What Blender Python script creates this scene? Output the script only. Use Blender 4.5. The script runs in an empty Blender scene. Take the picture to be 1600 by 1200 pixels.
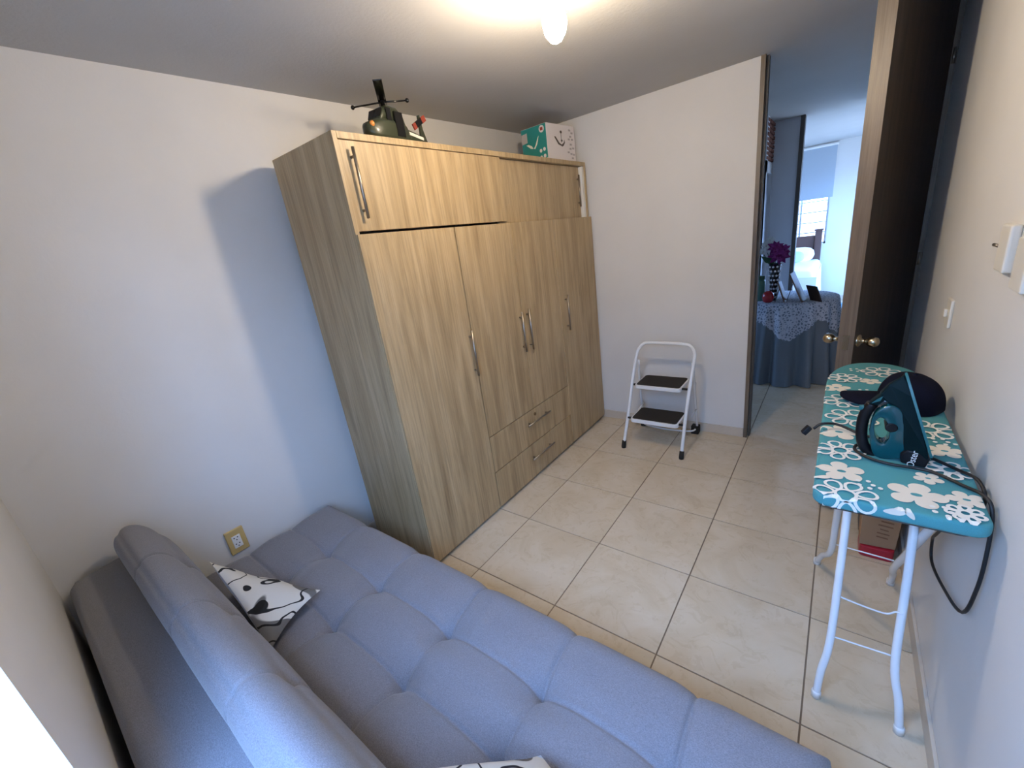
import bpy, bmesh, math, random
from mathutils import Vector, Matrix
random.seed(7)
S = 0.5            # one floor tile = 0.5 m ; every coordinate below is written in tiles
scene = bpy.context.scene
col = scene.collection

# ------------------------------------------------------------------ camera
cam_d = bpy.data.cameras.new('camera'); cam = bpy.data.objects.new('camera', cam_d); col.objects.link(cam)
cam_d.sensor_fit = 'HORIZONTAL'; cam_d.sensor_width = 36.0
cam_d.lens = 648.147 / 1600 * 36.0; cam_d.clip_start = 0.02
YAW, PITCH, ROLL = -0.6892, -0.3222, -0.1407
cy, sy, cp, sp = math.cos(YAW), math.sin(YAW), math.cos(PITCH), math.sin(PITCH)
fw = Vector((sy * cp, cy * cp, sp)); r0 = Vector((cy, -sy, 0)); u0 = r0.cross(fw)
cr, sr = math.cos(ROLL), math.sin(ROLL)
rt = r0 * cr + u0 * sr; up = -r0 * sr + u0 * cr
m = Matrix((rt, up, -fw)).transposed().to_4x4(); m.translation = Vector((3.9371, -2.5246, 3.4053)) * S
cam.matrix_world = m
scene.camera = cam

# ------------------------------------------------------------------ light, exposure
w = bpy.data.worlds.new('sky'); scene.world = w; w.use_nodes = True
bg = w.node_tree.nodes['Background']; bg.inputs[1].default_value = 27.0
wt = w.node_tree.nodes.new('ShaderNodeTexCoord'); wx = w.node_tree.nodes.new('ShaderNodeSeparateXYZ'); wr = w.node_tree.nodes.new('ShaderNodeValToRGB')
wm = w.node_tree.nodes.new('ShaderNodeMapRange'); wm.inputs[1].default_value = -1.0; wm.inputs[2].default_value = 1.0
w.node_tree.links.new(wt.outputs['Generated'], wx.inputs[0]); w.node_tree.links.new(wx.outputs['Z'], wm.inputs[0])
w.node_tree.links.new(wm.outputs[0], wr.inputs[0]); w.node_tree.links.new(wr.outputs[0], bg.inputs[0])
wr.color_ramp.elements[0].position = 0.49; wr.color_ramp.elements[0].color = (0.12, 0.155, 0.22, 1)      # ground outside
wr.color_ramp.elements[1].position = 0.51; wr.color_ramp.elements[1].color = (0.27, 0.50, 1.0, 1)         # open sky
def portal(loc, sx, sy_, direction):
    d = bpy.data.lights.new('daylight_portal', 'AREA'); d.shape = 'RECTANGLE'; d.size = sx * S; d.size_y = sy_ * S
    d.cycles.is_portal = True
    o = bpy.data.objects.new('daylight_portal', d); col.objects.link(o); o.location = Vector(loc) * S
    o.rotation_euler = Vector(direction).to_track_quat('-Z', 'Y').to_euler()
portal((3.2, -3.02, 3.0), 2.3, 2.9, (0, 1, 0))         # window beside the sofa
portal((-3.12, 6.6, 3.1), 1.2, 1.7, (1, 0, 0))          # unseen living-area window, added to light the hall
portal((2.65, 16.42, 3.5), 1.6, 3.2, (0, -1, 0))        # bedroom window with blind
portal((6.12, 12.9, 2.9), 4.4, 3.0, (-1, 0, 0))         # unseen side window, added to brighten the bedroom
BULB_POWER = 440.0
scene.view_settings.view_transform = 'Standard'; scene.view_settings.look = 'None'
scene.view_settings.exposure = 0.1; scene.view_settings.gamma = 1.0
scene.view_settings.use_curve_mapping = False

# ------------------------------------------------------------------ materials
def new_mat(name):
    mt = bpy.data.materials.new(name); mt.use_nodes = True
    nt = mt.node_tree; return mt, nt, nt.nodes['Principled BSDF']
def plain(name, c, rough=0.5, metal=0.0, spec=0.5, emit=None, es=0.0, coat=0.0):
    mt, nt, b = new_mat(name)
    b.inputs['Base Color'].default_value = (*c, 1); b.inputs['Roughness'].default_value = rough
    b.inputs['Metallic'].default_value = metal; b.inputs['Specular IOR Level'].default_value = spec
    b.inputs['Coat Weight'].default_value = coat
    if emit: b.inputs['Emission Color'].default_value = (*emit, 1); b.inputs['Emission Strength'].default_value = es
    return mt
def nd(nt, t, **k):
    n = nt.nodes.new(t)
    for a, v in k.items(): setattr(n, a, v)
    return n
def coords(nt, scale=(1, 1, 1), rand=False):
    tc = nd(nt, 'ShaderNodeTexCoord'); mp = nd(nt, 'ShaderNodeMapping'); mp.inputs['Scale'].default_value = scale
    nt.links.new(tc.outputs['Object'], mp.inputs['Vector'])
    if rand:
        oi = nd(nt, 'ShaderNodeObjectInfo'); mu = nd(nt, 'ShaderNodeMath', operation='MULTIPLY'); mu.inputs[1].default_value = 37.0
        nt.links.new(oi.outputs['Random'], mu.inputs[0]); nt.links.new(mu.outputs[0], mp.inputs['Location'])
    return mp.outputs['Vector']
def noise(nt, vec, scale, detail=4, rough=0.5, dist=0.0):
    n = nd(nt, 'ShaderNodeTexNoise'); n.inputs['Scale'].default_value = scale; n.inputs['Detail'].default_value = detail
    n.inputs['Roughness'].default_value = rough; n.inputs['Distortion'].default_value = dist
    nt.links.new(vec, n.inputs['Vector']); return n.outputs['Fac']
def ramp(nt, fac, stops):
    r = nd(nt, 'ShaderNodeValToRGB'); e = r.color_ramp.elements
    while len(e) < len(stops): e.new(0.5)
    for i, (p_, c) in enumerate(stops): e[i].position = p_; e[i].color = (*c, 1)
    nt.links.new(fac, r.inputs['Fac']); return r.outputs['Color']
def bump(nt, b, fac, strength, dist=0.002):
    n = nd(nt, 'ShaderNodeBump'); n.inputs['Strength'].default_value = strength; n.inputs['Distance'].default_value = dist
    nt.links.new(fac, n.inputs['Height']); nt.links.new(n.outputs['Normal'], b.inputs['Normal'])
def mix(nt, fac, a, bb, mode='MULTIPLY'):
    n = nd(nt, 'ShaderNodeMix', data_type='RGBA', blend_type=mode)
    if isinstance(fac, float): n.inputs['Factor'].default_value = fac
    else: nt.links.new(fac, n.inputs['Factor'])
    nt.links.new(a, n.inputs['A']); nt.links.new(bb, n.inputs['B']); return n.outputs['Result']

def wood(name, cols, scale=(9, 9, 0.75), rough=0.45, fine=0.35):
    mt, nt, b = new_mat(name); v = coords(nt, scale, True)
    n1 = noise(nt, v, 2.2, 6, 0.62, 0.6)
    base = ramp(nt, n1, [(0.30, cols[0]), (0.48, cols[1]), (0.66, cols[2])])
    v2 = coords(nt, (scale[0] * 7, scale[1] * 7, scale[2] * 2.2), True)
    n2 = noise(nt, v2, 2.0, 5, 0.7, 0.3)
    fib = ramp(nt, n2, [(0.32, (1 - fine,) * 3), (0.55, (1, 1, 1))])
    nt.links.new(mix(nt, 1.0, base, fib), b.inputs['Base Color'])
    b.inputs['Roughness'].default_value = rough; bump(nt, b, n2, 0.12, 0.001); return mt
def wall_mat(name, c, bs=0.25):
    mt, nt, b = new_mat(name); v = coords(nt)
    n1 = noise(nt, v, 2.5, 4); c1 = tuple(x * 0.96 for x in c)
    nt.links.new(ramp(nt, n1, [(0.35, c1), (0.65, c)]), b.inputs['Base Color'])
    b.inputs['Roughness'].default_value = 0.75; b.inputs['Specular IOR Level'].default_value = 0.25
    bump(nt, b, noise(nt, v, 60, 5, 0.6), bs, 0.002); return mt
M = {}
M['wall'] = wall_mat('painted_plaster', (0.72, 0.705, 0.675))
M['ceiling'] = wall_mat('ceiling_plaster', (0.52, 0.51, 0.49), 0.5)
M['hall_wall'] = wall_mat('hall_plaster', (0.70, 0.71, 0.73))
def tile_mat():
    mt, nt, b = new_mat('floor_tile_ceramic'); v = coords(nt, (1, 1, 1), True)
    n1 = noise(nt, v, 3.0, 6, 0.6, 1.2)
    c = ramp(nt, n1, [(0.30, (0.59, 0.475, 0.325)), (0.5, (0.65, 0.54, 0.385)), (0.7, (0.69, 0.59, 0.445))])
    n2 = noise(nt, v, 9.0, 8, 0.65, 2.5)
    vein = ramp(nt, n2, [(0.40, (0.90, 0.87, 0.83)), (0.46, (1, 1, 1))])
    nt.links.new(mix(nt, 0.6, c, vein), b.inputs['Base Color'])
    b.inputs['Roughness'].default_value = 0.09; b.inputs['Specular IOR Level'].default_value = 0.5
    bump(nt, b, noise(nt, v, 14, 5, 0.6, 1.0), 0.08, 0.003); return mt
M['tile'] = tile_mat()
M['grout'] = plain('grout', (0.23, 0.17, 0.115), 0.9)
M['skirting'] = plain('skirting_tile', (0.60, 0.52, 0.42), 0.35)
M['oak'] = wood('light_oak_melamine', [(0.33, 0.228, 0.118), (0.445, 0.322, 0.174), (0.525, 0.39, 0.225)], (7, 7, 0.55), 0.45, 0.30)
M['oak_edge'] = plain('oak_edge_band', (0.62, 0.52, 0.37), 0.5)
M['dark_edge'] = plain('dark_edge', (0.10, 0.085, 0.07), 0.6)
M['walnut'] = wood('shade_darkened_walnut', [(0.022, 0.014, 0.009), (0.045, 0.029, 0.018), (0.07, 0.046, 0.03)], (14, 14, 0.7), 0.4, 0.4)  # dark walnut, its colour lowered further for the shade on the visible face
M['walnut_edge'] = wood('door_edge_wood', [(0.11, 0.08, 0.055), (0.15, 0.115, 0.085), (0.19, 0.145, 0.11)], (14, 14, 0.7), 0.4, 0.25)
M['jamb'] = wood('jamb_wood', [(0.10, 0.075, 0.052), (0.15, 0.115, 0.082), (0.19, 0.15, 0.11)], (14, 14, 0.7), 0.45, 0.3)
M['steel'] = plain('brushed_steel', (0.36, 0.32, 0.27), 0.32, 1.0)
M['brass'] = plain('aged_nickel', (0.50, 0.42, 0.30), 0.25, 1.0)
M['white_inner'] = plain('white_melamine', (0.80, 0.79, 0.75), 0.5)
M['white_metal'] = plain('white_enamel', (0.80, 0.82, 0.84), 0.25, 0, 0.5, coat=0.3)
M['black_rubber'] = plain('black_rubber', (0.012, 0.012, 0.012), 0.7)
M['tread'] = plain('black_tread', (0.016, 0.013, 0.011), 0.85)
M['ivory'] = plain('ivory_plastic', (0.74, 0.70, 0.61), 0.4)
M['gold_plate'] = plain('beige_gold_plate', (0.58, 0.42, 0.17), 0.4)
M['white_plastic'] = plain('white_plastic', (0.80, 0.80, 0.78), 0.4)
M['black'] = plain('black_plastic', (0.006, 0.006, 0.008), 0.45, 0, 0.25)
M['cord'] = plain('black_cord', (0.008, 0.008, 0.010), 0.5)
def fabric(name, c, var=0.22, scale=260, rough=0.95, sheen=0.25):
    mt, nt, b = new_mat(name)
    n1 = noise(nt, coords(nt, (1, 2.2, 1)), scale, 3, 0.7)
    lo = tuple(x * (1 - var) for x in c); hi = tuple(min(1, x * (1 + var)) for x in c)
    nt.links.new(ramp(nt, n1, [(0.35, lo), (0.65, hi)]), b.inputs['Base Color'])
    b.inputs['Roughness'].default_value = rough; b.inputs['Sheen Weight'].default_value = sheen
    b.inputs['Specular IOR Level'].default_value = 0.15
    bump(nt, b, n1, 0.3, 0.0015); return mt
M['sofa'] = fabric('grey_heather_fabric', (0.190, 0.187, 0.208))
M['navy'] = fabric('navy_cotton', (0.005, 0.006, 0.016), 0.2, 500, 0.95, 0.0)
M['teal_cloth'] = fabric('teal_cotton', (0.075, 0.29, 0.315), 0.06, 400, 0.85, 0.05)
M['cream_print'] = plain('cream_print', (0.76, 0.70, 0.58), 0.85)
M['white_print'] = plain('white_print', (0.80, 0.79, 0.72), 0.85)
M['blue_satin'] = fabric('blue_grey_satin', (0.15, 0.175, 0.20), 0.06, 300, 0.5, 0.1)
M['bulb'] = plain('lit_bulb', (1, 1, 1), 0.4, emit=(1.0, 0.82, 0.60), es=BULB_POWER)
M['socket'] = plain('white_porcelain', (0.75, 0.74, 0.70), 0.35)
M['olive'] = plain('olive_drab_paint', (0.035, 0.042, 0.022), 0.35, coat=0.3)
M['dark_window'] = plain('black_window', (0.006, 0.006, 0.007), 0.15)
M['orange_lamp'] = plain('orange_lens', (0.75, 0.28, 0.06), 0.2)
M['red_paint'] = plain('dark_red_paint', (0.30, 0.05, 0.03), 0.5)
M['carton_teal'] = plain('printed_teal_card', (0.015, 0.22, 0.20), 0.45)
M['carton_white'] = plain('white_card', (0.72, 0.66, 0.63), 0.55)
M['ink'] = plain('dark_ink', (0.10, 0.08, 0.07), 0.7)
M['pale_ink'] = plain('grey_ink', (0.42, 0.38, 0.36), 0.7)
M['kraft'] = plain('kraft_paper', (0.34, 0.21, 0.12), 0.8)
M['kraft_ink'] = plain('brown_ink', (0.20, 0.10, 0.05), 0.8)
M['red_plastic'] = plain('red_plastic', (0.36, 0.012, 0.03), 0.35)
M['grey_plastic'] = plain('dark_grey_plastic', (0.06, 0.055, 0.05), 0.5)
M['iron_teal'] = plain('glossy_teal_plastic', (0.002, 0.062, 0.076), 0.14, coat=0.4)
M['iron_light'] = plain('light_teal_plastic', (0.012, 0.13, 0.145), 0.35)
M['iron_dark'] = plain('smoky_teal_plastic', (0.002, 0.011, 0.013), 0.45, 0, 0.08)
M['red_glass'] = plain('red_glass', (0.35, 0.006, 0.012), 0.15, coat=0.5)
M['green_glass'] = plain('green_jar', (0.08, 0.22, 0.17), 0.3)
M['frame_wood'] = plain('brown_frame', (0.14, 0.07, 0.037), 0.45)
M['frame_back'] = plain('dark_frame_back', (0.035, 0.022, 0.016), 0.7)
M['purple'] = plain('purple_petal', (0.22, 0.018, 0.17), 0.6)
M['white_petal'] = plain('white_petal', (0.72, 0.76, 0.74), 0.6)
M['leaf'] = plain('green_leaf', (0.03, 0.10, 0.05), 0.6)
M['mirror_dot'] = plain('silver_dot', (0.85, 0.85, 0.87), 0.15, 0.6)
M['bed_white'] = plain('white_bedding', (0.85, 0.86, 0.88), 0.9)
M['bed_blue'] = plain('pale_blue_bedding', (0.45, 0.62, 0.70), 0.9)
M['bed_wood'] = plain('dark_bed_wood', (0.10, 0.05, 0.04), 0.5)
M['blind'] = plain('roller_blind', (0.40, 0.46, 0.52), 0.8)
M['alu'] = plain('aluminium', (0.55, 0.58, 0.60), 0.4, 0.6)
M['brick'] = fabric('red_brick', (0.20, 0.085, 0.06), 0.35, 60, 0.9, 0)
M['mortar'] = plain('mortar', (0.34, 0.30, 0.28), 0.9)
M['door_grey'] = plain('grey_painted_door', (0.42, 0.45, 0.50), 0.5)
M['rug'] = fabric('blue_rug', (0.12, 0.30, 0.40), 0.3, 80)
def glass():
    mt = bpy.data.materials.new('window_glass'); mt.use_nodes = True; nt = mt.node_tree; nt.nodes.clear()
    t = nd(nt, 'ShaderNodeBsdfTransparent'); g = nd(nt, 'ShaderNodeBsdfGlossy'); g.inputs['Roughness'].default_value = 0.02
    mx = nd(nt, 'ShaderNodeMixShader'); mx.inputs[0].default_value = 0.06; o = nd(nt, 'ShaderNodeOutputMaterial')
    nt.links.new(t.outputs[0], mx.inputs[1]); nt.links.new(g.outputs[0], mx.inputs[2]); nt.links.new(mx.outputs[0], o.inputs[0]); return mt
M['glass'] = glass()
def cushion_mat():
    mt, nt, b = new_mat('printed_cushion'); v = coords(nt, (1, 1, 1))
    wv = nd(nt, 'ShaderNodeTexWave', wave_type='RINGS', rings_direction='SPHERICAL'); wv.inputs['Scale'].default_value = 5.5
    wv.inputs['Distortion'].default_value = 7.0; wv.inputs['Detail'].default_value = 1.0; wv.inputs['Detail Scale'].default_value = 1.6
    nt.links.new(v, wv.inputs['Vector'])
    line = ramp(nt, wv.outputs['Fac'], [(0.03, (0.012, 0.014, 0.02)), (0.05, (1, 1, 1))])
    n1 = noise(nt, v, 6.5, 0)
    blob = ramp(nt, n1, [(0.635, (1, 1, 1)), (0.645, (0.20, 0.20, 0.21))])
    wh = nd(nt, 'ShaderNodeRGB'); wh.outputs[0].default_value = (0.62, 0.61, 0.57, 1)
    nt.links.new(mix(nt, 1.0, mix(nt, 1.0, wh.outputs[0], blob), line), b.inputs['Base Color']); b.inputs['Roughness'].default_value = 0.9
    return mt
M['cushion'] = cushion_mat()
M['cushion_back'] = fabric('cushion_back_cloth', (0.55, 0.60, 0.66), 0.05, 300)
def lace_mat():
    mt, nt, b = new_mat('white_lace'); v = coords(nt, (1, 1, 1))
    vo = nd(nt, 'ShaderNodeTexVoronoi', feature='DISTANCE_TO_EDGE'); vo.inputs['Scale'].default_value = 42
    nt.links.new(v, vo.inputs['Vector'])
    n1 = noise(nt, v, 30, 3)
    ad = nd(nt, 'ShaderNodeMath', operation='MULTIPLY'); nt.links.new(vo.outputs['Distance'], ad.inputs[0]); nt.links.new(n1, ad.inputs[1])
    c = ramp(nt, ad.outputs[0], [(0.06, (0.50, 0.52, 0.58)), (0.13, (0.16, 0.19, 0.24))])
    nt.links.new(c, b.inputs['Base Color']); b.inputs['Roughness'].default_value = 0.9
    bump(nt, b, ad.outputs[0], 0.6, 0.004); return mt
M['lace'] = lace_mat()
def vase_mat():
    return plain('black_vase', (0.012, 0.012, 0.016), 0.2)
M['vase'] = vase_mat()

# ------------------------------------------------------------------ mesh builder (tile units)
class MB:
    def __init__(s): s.v = []; s.f = []
    def add(s, vs, fs):
        o = len(s.v); s.v += [Vector(q) for q in vs]; s.f += [tuple(i + o for i in f) for f in fs]; return s
    def box(s, x0, x1, y0, y1, z0, z1):
        vs = [(x, y, z) for z in (z0, z1) for y in (y0, y1) for x in (x0, x1)]
        return s.add(vs, [(0, 2, 3, 1), (4, 5, 7, 6), (0, 1, 5, 4), (2, 6, 7, 3), (0, 4, 6, 2), (1, 3, 7, 5)])
    def slab(s, o, a, b, c):
        o, a, b, c = map(Vector, (o, a, b, c))
        vs = [o + a * i + b * j + c * k for k in (0, 1) for j in (0, 1) for i in (0, 1)]
        return s.add(vs, [(0, 2, 3, 1), (4, 5, 7, 6), (0, 1, 5, 4), (2, 6, 7, 3), (0, 4, 6, 2), (1, 3, 7, 5)])
    def prism(s, poly, axis, a, b):
        n = len(poly)
        def pt(p, t):
            return {'x': (t, p[0], p[1]), 'y': (p[0], t, p[1]), 'z': (p[0], p[1], t)}[axis]
        vs = [pt(p, a) for p in poly] + [pt(p, b) for p in poly]
        return s.add(vs, [tuple(range(n)), tuple(range(2 * n - 1, n - 1, -1))] + [(i, (i + 1) % n, n + (i + 1) % n, n + i) for i in range(n)])
    def vprism(s, poly):                      # side profile (x, z, half width) about y = 0
        n = len(poly); vs = [(p[0], -p[2], p[1]) for p in poly] + [(p[0], p[2], p[1]) for p in poly]
        return s.add(vs, [tuple(range(n)), tuple(range(2 * n - 1, n - 1, -1))] + [(i, (i + 1) % n, n + (i + 1) % n, n + i) for i in range(n)])
    def ring(s, outer, inner, hw):            # extruded ring about y = 0, outer / inner lists of (x, z), same length
        n = len(outer); vs = [(p[0], y, p[1]) for y in (-hw, hw) for L in (outer, inner) for p in L]; fs = []
        for i in range(n):
            j = (i + 1) % n
            fs += [(i, j, n + j, n + i), (2 * n + i, 3 * n + i, 3 * n + j, 2 * n + j), (i, 2 * n + i, 2 * n + j, j), (n + i, n + j, 3 * n + j, 3 * n + i)]
        return s.add(vs, fs)
    def tube(s, pts, r, n=10, caps=True):
        pts = [Vector(q) for q in pts]; rr = r if isinstance(r, (list, tuple)) else [r] * len(pts)
        vs = []; nrm = None
        for i, q in enumerate(pts):
            t = (pts[min(i + 1, len(pts) - 1)] - pts[max(i - 1, 0)]).normalized()
            if nrm is None: nrm = t.orthogonal().normalized()
            nrm = (nrm - t * nrm.dot(t)).normalized(); bn = t.cross(nrm)
            vs += [q + (nrm * math.cos(2 * math.pi * k / n) + bn * math.sin(2 * math.pi * k / n)) * rr[i] for k in range(n)]
        fs = [(i * n + k, i * n + (k + 1) % n, (i + 1) * n + (k + 1) % n, (i + 1) * n + k) for i in range(len(pts) - 1) for k in range(n)]
        if caps: fs += [tuple(range(n - 1, -1, -1)), tuple(range((len(pts) - 1) * n, len(pts) * n))]
        return s.add(vs, fs)
    def lathe(s, prof, c=(0, 0, 0), n=24, cap=True):   # prof: (r, z)
        vs = [(c[0] + r * math.cos(2 * math.pi * k / n), c[1] + r * math.sin(2 * math.pi * k / n), c[2] + z) for r, z in prof for k in range(n)]
        fs = [(i * n + k, i * n + (k + 1) % n, (i + 1) * n + (k + 1) % n, (i + 1) * n + k) for i in range(len(prof) - 1) for k in range(n)]
        if cap: fs += [tuple(range(n - 1, -1, -1)), tuple(range((len(prof) - 1) * n, len(prof) * n))]
        return s.add(vs, fs)
    def grid(s, fn, nu, nv, closed_v=False):
        vs = [fn(i / nu, j / nv) for i in range(nu + 1) for j in range(nv if closed_v else nv + 1)]
        c = nv if closed_v else nv + 1
        fs = [(i * c + j, i * c + (j + 1) % c, (i + 1) * c + (j + 1) % c, (i + 1) * c + j) for i in range(nu) for j in range(nv)]
        return s.add(vs, fs)
    def ball(s, c, r, n=12, sc=(1, 1, 1)):
        prof = [(max(1e-4, math.sin(math.pi * i / n)), -math.cos(math.pi * i / n)) for i in range(n + 1)]
        o = len(s.v); s.lathe(prof, (0, 0, 0), max(8, n), False)
        for i in range(o, len(s.v)):
            q = s.v[i]; s.v[i] = Vector((c[0] + q.x * r * sc[0], c[1] + q.y * r * sc[1], c[2] + q.z * r * sc[2]))
        return s
    def map(s, fn): s.v = [Vector(fn(q)) for q in s.v]; return s
    def build(s, name, mat, parent=None, smooth=False, bevel=0.0, seg=2, sub=0, origin=None, label=None, flat=False):
        base = Vector(parent['_o']) if parent is not None else Vector(origin if origin else s.base())
        me = bpy.data.meshes.new(name); me.from_pydata([(q - base) * S for q in s.v], [], s.f); me.validate()
        if not flat:
            bm = bmesh.new(); bm.from_mesh(me); bmesh.ops.remove_doubles(bm, verts=bm.verts, dist=1e-6)
            bmesh.ops.recalc_face_normals(bm, faces=bm.faces); bm.to_mesh(me); bm.free()
        me.materials.append(mat)
        for p_ in me.polygons: p_.use_smooth = smooth
        o = bpy.data.objects.new(name, me); col.objects.link(o); o['_o'] = tuple(base)
        if parent is not None: o.parent = parent
        else: o.location = base * S
        if bevel:
            b = o.modifiers.new('bevel', 'BEVEL'); b.width = bevel * S; b.segments = seg; b.limit_method = 'ANGLE'; b.angle_limit = math.radians(40)
        if sub:
            q = o.modifiers.new('subsurf', 'SUBSURF'); q.levels = sub; q.render_levels = sub
        if label: o['label'] = label
        return o
    def base(s):
        xs = [q.x for q in s.v]; ys = [q.y for q in s.v]; zs = [q.z for q in s.v]
        return ((min(xs) + max(xs)) / 2, (min(ys) + max(ys)) / 2, min(zs))
def tag(o, label, cat, group=None):
    o['label'] = label; o['category'] = cat
    if group: o['group'] = group
    return o
def thing(name, base, label, cat, group=None):
    o = bpy.data.objects.new(name, None); col.objects.link(o); o.location = Vector(base) * S; o['_o'] = tuple(base)
    o.empty_display_size = 0.05
    return tag(o, label, cat, group)
def struct(o): o['kind'] = 'structure'; return o
def smooth_path(pts, n=8):
    P = [Vector(q) for q in pts]; P = [P[0] * 2 - P[1]] + P + [P[-1] * 2 - P[-2]]; out = []
    for i in range(1, len(P) - 2):
        for k in range(n):
            t = k / n; a, b, c, d = P[i - 1:i + 3]
            out.append(0.5 * ((2 * b) + (c - a) * t + (2 * a - 5 * b + 4 * c - d) * t * t + (3 * b - a - 3 * c + d) * t ** 3))
    out.append(P[-2]); return out
def text_mesh(body, size, mat, parent, M4, name):
    c = bpy.data.curves.new(name, 'FONT'); c.body = body; c.size = size * S; c.align_x = 'CENTER'; c.align_y = 'CENTER'; c.extrude = 0.0003
    t = bpy.data.objects.new(name + '_curve', c); col.objects.link(t)
    bpy.context.view_layer.update()
    me = bpy.data.meshes.new_from_object(t.evaluated_get(bpy.context.evaluated_depsgraph_get()))
    bpy.data.objects.remove(t); bpy.data.curves.remove(c)
    me.materials.clear(); me.materials.append(mat)
    o = bpy.data.objects.new(name, me); col.objects.link(o); o['_o'] = parent['_o']; o.parent = parent
    base = Vector(parent['_o']); L = M4.copy(); L.translation = (M4.translation - base) * S
    me.transform(L); return o

# ================================================================== the setting
ZC = 5.155
XR, XL0, XL1 = 4.67, -0.82, -0.60        # right wall; left wall is a little out of square
YF, YW = 4.30, -2.81
def xl(y): return XL0 + (XL1 - XL0) * (y - YW) / (YF - YW)
floor = struct(MB().box(-3.3, 6.4, -3.1, 16.6, -0.20, -0.008).build('floor', M['grout'], origin=(0, 0, 0)))
# individual tiles
def add_tile(x0, x1, y0, y1):
    if x1 - x0 < 0.03 or y1 - y0 < 0.03: return
    key = (round(x1 - x0, 3), round(y1 - y0, 3))
    g = 0.006
    if key not in tile_meshes:
        b = MB().box(g, x1 - x0 - g, g, y1 - y0 - g, -0.05, 0).add([], [])
        o = b.build('floor_tile', M['tile'], floor)
        tile_meshes[key] = o.data
    else:
        o = bpy.data.objects.new('floor_tile', tile_meshes[key]); col.objects.link(o); o.parent = floor; o['_o'] = (0, 0, 0)
    o.location = (x0 * S, y0 * S, 0)
    return o
tile_meshes = {}
def tiles(X0, X1, Y0, Y1):
    x = X0
    while x < X1 - 1e-6:
        xe = min(math.floor(x + 1e-6) + 1, X1); y = Y0
        while y < Y1 - 1e-6:
            ye = min(math.floor(y + 1e-6) + 1, Y1); add_tile(x, xe, y, ye); y = ye
        x = xe
tiles(-0.85, XR, YW, 4.0)                    # the room
tiles(0.0, XR, 4.0, 9.5)                     # the hall in view
tiles(2.0, 6.0, 9.5, 16.2)                   # the bedroom in view
hallf = MB().box(-3.1, 0.0, 4.5, 9.5, -0.05, 0).box(1.0, 2.0, 9.5, 16.2, -0.05, 0)
hallf.build('floor_far', M['tile'], floor)
struct(MB().box(-3.3, 6.4, -3.2, 16.6, ZC, ZC + 0.25).build('ceiling', M['ceiling'], origin=(0, 0, ZC)))
lw = MB(); n = 1
lw.add([(xl(YW - 0.3), YW - 0.3, 0), (xl(YF), YF + 0.1, 0), (xl(YF) - 0.3, YF + 0.1, 0), (xl(YW - 0.3) - 0.3, YW - 0.3, 0),
        (xl(YW - 0.3), YW - 0.3, ZC), (xl(YF), YF + 0.1, ZC), (xl(YF) - 0.3, YF + 0.1, ZC), (xl(YW - 0.3) - 0.3, YW - 0.3, ZC)],
       [(0, 3, 2, 1), (4, 5, 6, 7), (0, 1, 5, 4), (1, 2, 6, 5), (2, 3, 7, 6), (3, 0, 4, 7)])
struct(lw.build('wall_left', M['wall']))
struct(MB().box(-0.95, 2.935, YF, YF + 0.15, 0, ZC).build('wall_far', M['wall']))
struct(MB().box(XR, XR + 0.3, YW - 0.3, 9.5, 0, ZC).build('wall_right', M['wall']))
WX0, WX1, WZ0, WZ1 = 2.04, 4.35, 1.55, 4.45
ww = MB().box(-1.2, WX0, YW - 0.3, YW, 0, ZC).box(WX1, XR, YW - 0.3, YW, 0, ZC).box(WX0, WX1, YW - 0.3, YW, 0, WZ0).box(WX0, WX1, YW - 0.3, YW, WZ1, ZC)
struct(ww.build('wall_window', M['wall']))
def window(name, x0, x1, z0, z1, y, mat, n=2, axis='y'):
    f = 0.06; b = MB()
    def bx(a0, a1, zz0, zz1, t=0.05):
        if axis == 'y': b.box(a0, a1, y - t, y + t, zz0, zz1)
        else: b.box(y - t, y + t, a0, a1, zz0, zz1)
    bx(x0, x1, z0, z0 + f); bx(x0, x1, z1 - f, z1); bx(x0, x0 + f, z0, z1); bx(x1 - f, x1, z0, z1)
    for i in range(1, n):
        xm = x0 + (x1 - x0) * i / n; bx(xm - f / 2, xm + f / 2, z0, z1)
    o = struct(b.build(name, mat))
    for i in range(n):
        a0 = x0 + (x1 - x0) * i / n + f * 0.4; a1 = x0 + (x1 - x0) * (i + 1) / n - f * 0.4
        g = MB()
        if axis == 'y': g.box(a0, a1, y - 0.006, y + 0.006, z0 + f * 0.5, z1 - f * 0.5)
        else: g.box(y - 0.006, y + 0.006, a0, a1, z0 + f * 0.5, z1 - f * 0.5)
        g.build('pane', M['glass'], o)
    return o
window('window_1', WX0, WX1, WZ0, WZ1, YW - 0.22, M['alu'], 2)
# unseen wall and floor added outside the window; the wall blocks low sky light
struct(MB().box(-7, 11, -7.4, -7.0, -0.4, 5.4).build('wall_sky_blocker', wall_mat('sky_blocker_render', (0.42, 0.40, 0.37))))
struct(MB().box(-7, 11, -7.0, -3.11, -0.6, -0.4).build('floor_added_outside', plain('added_floor_concrete', (0.34, 0.32, 0.30), 0.9)))
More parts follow.
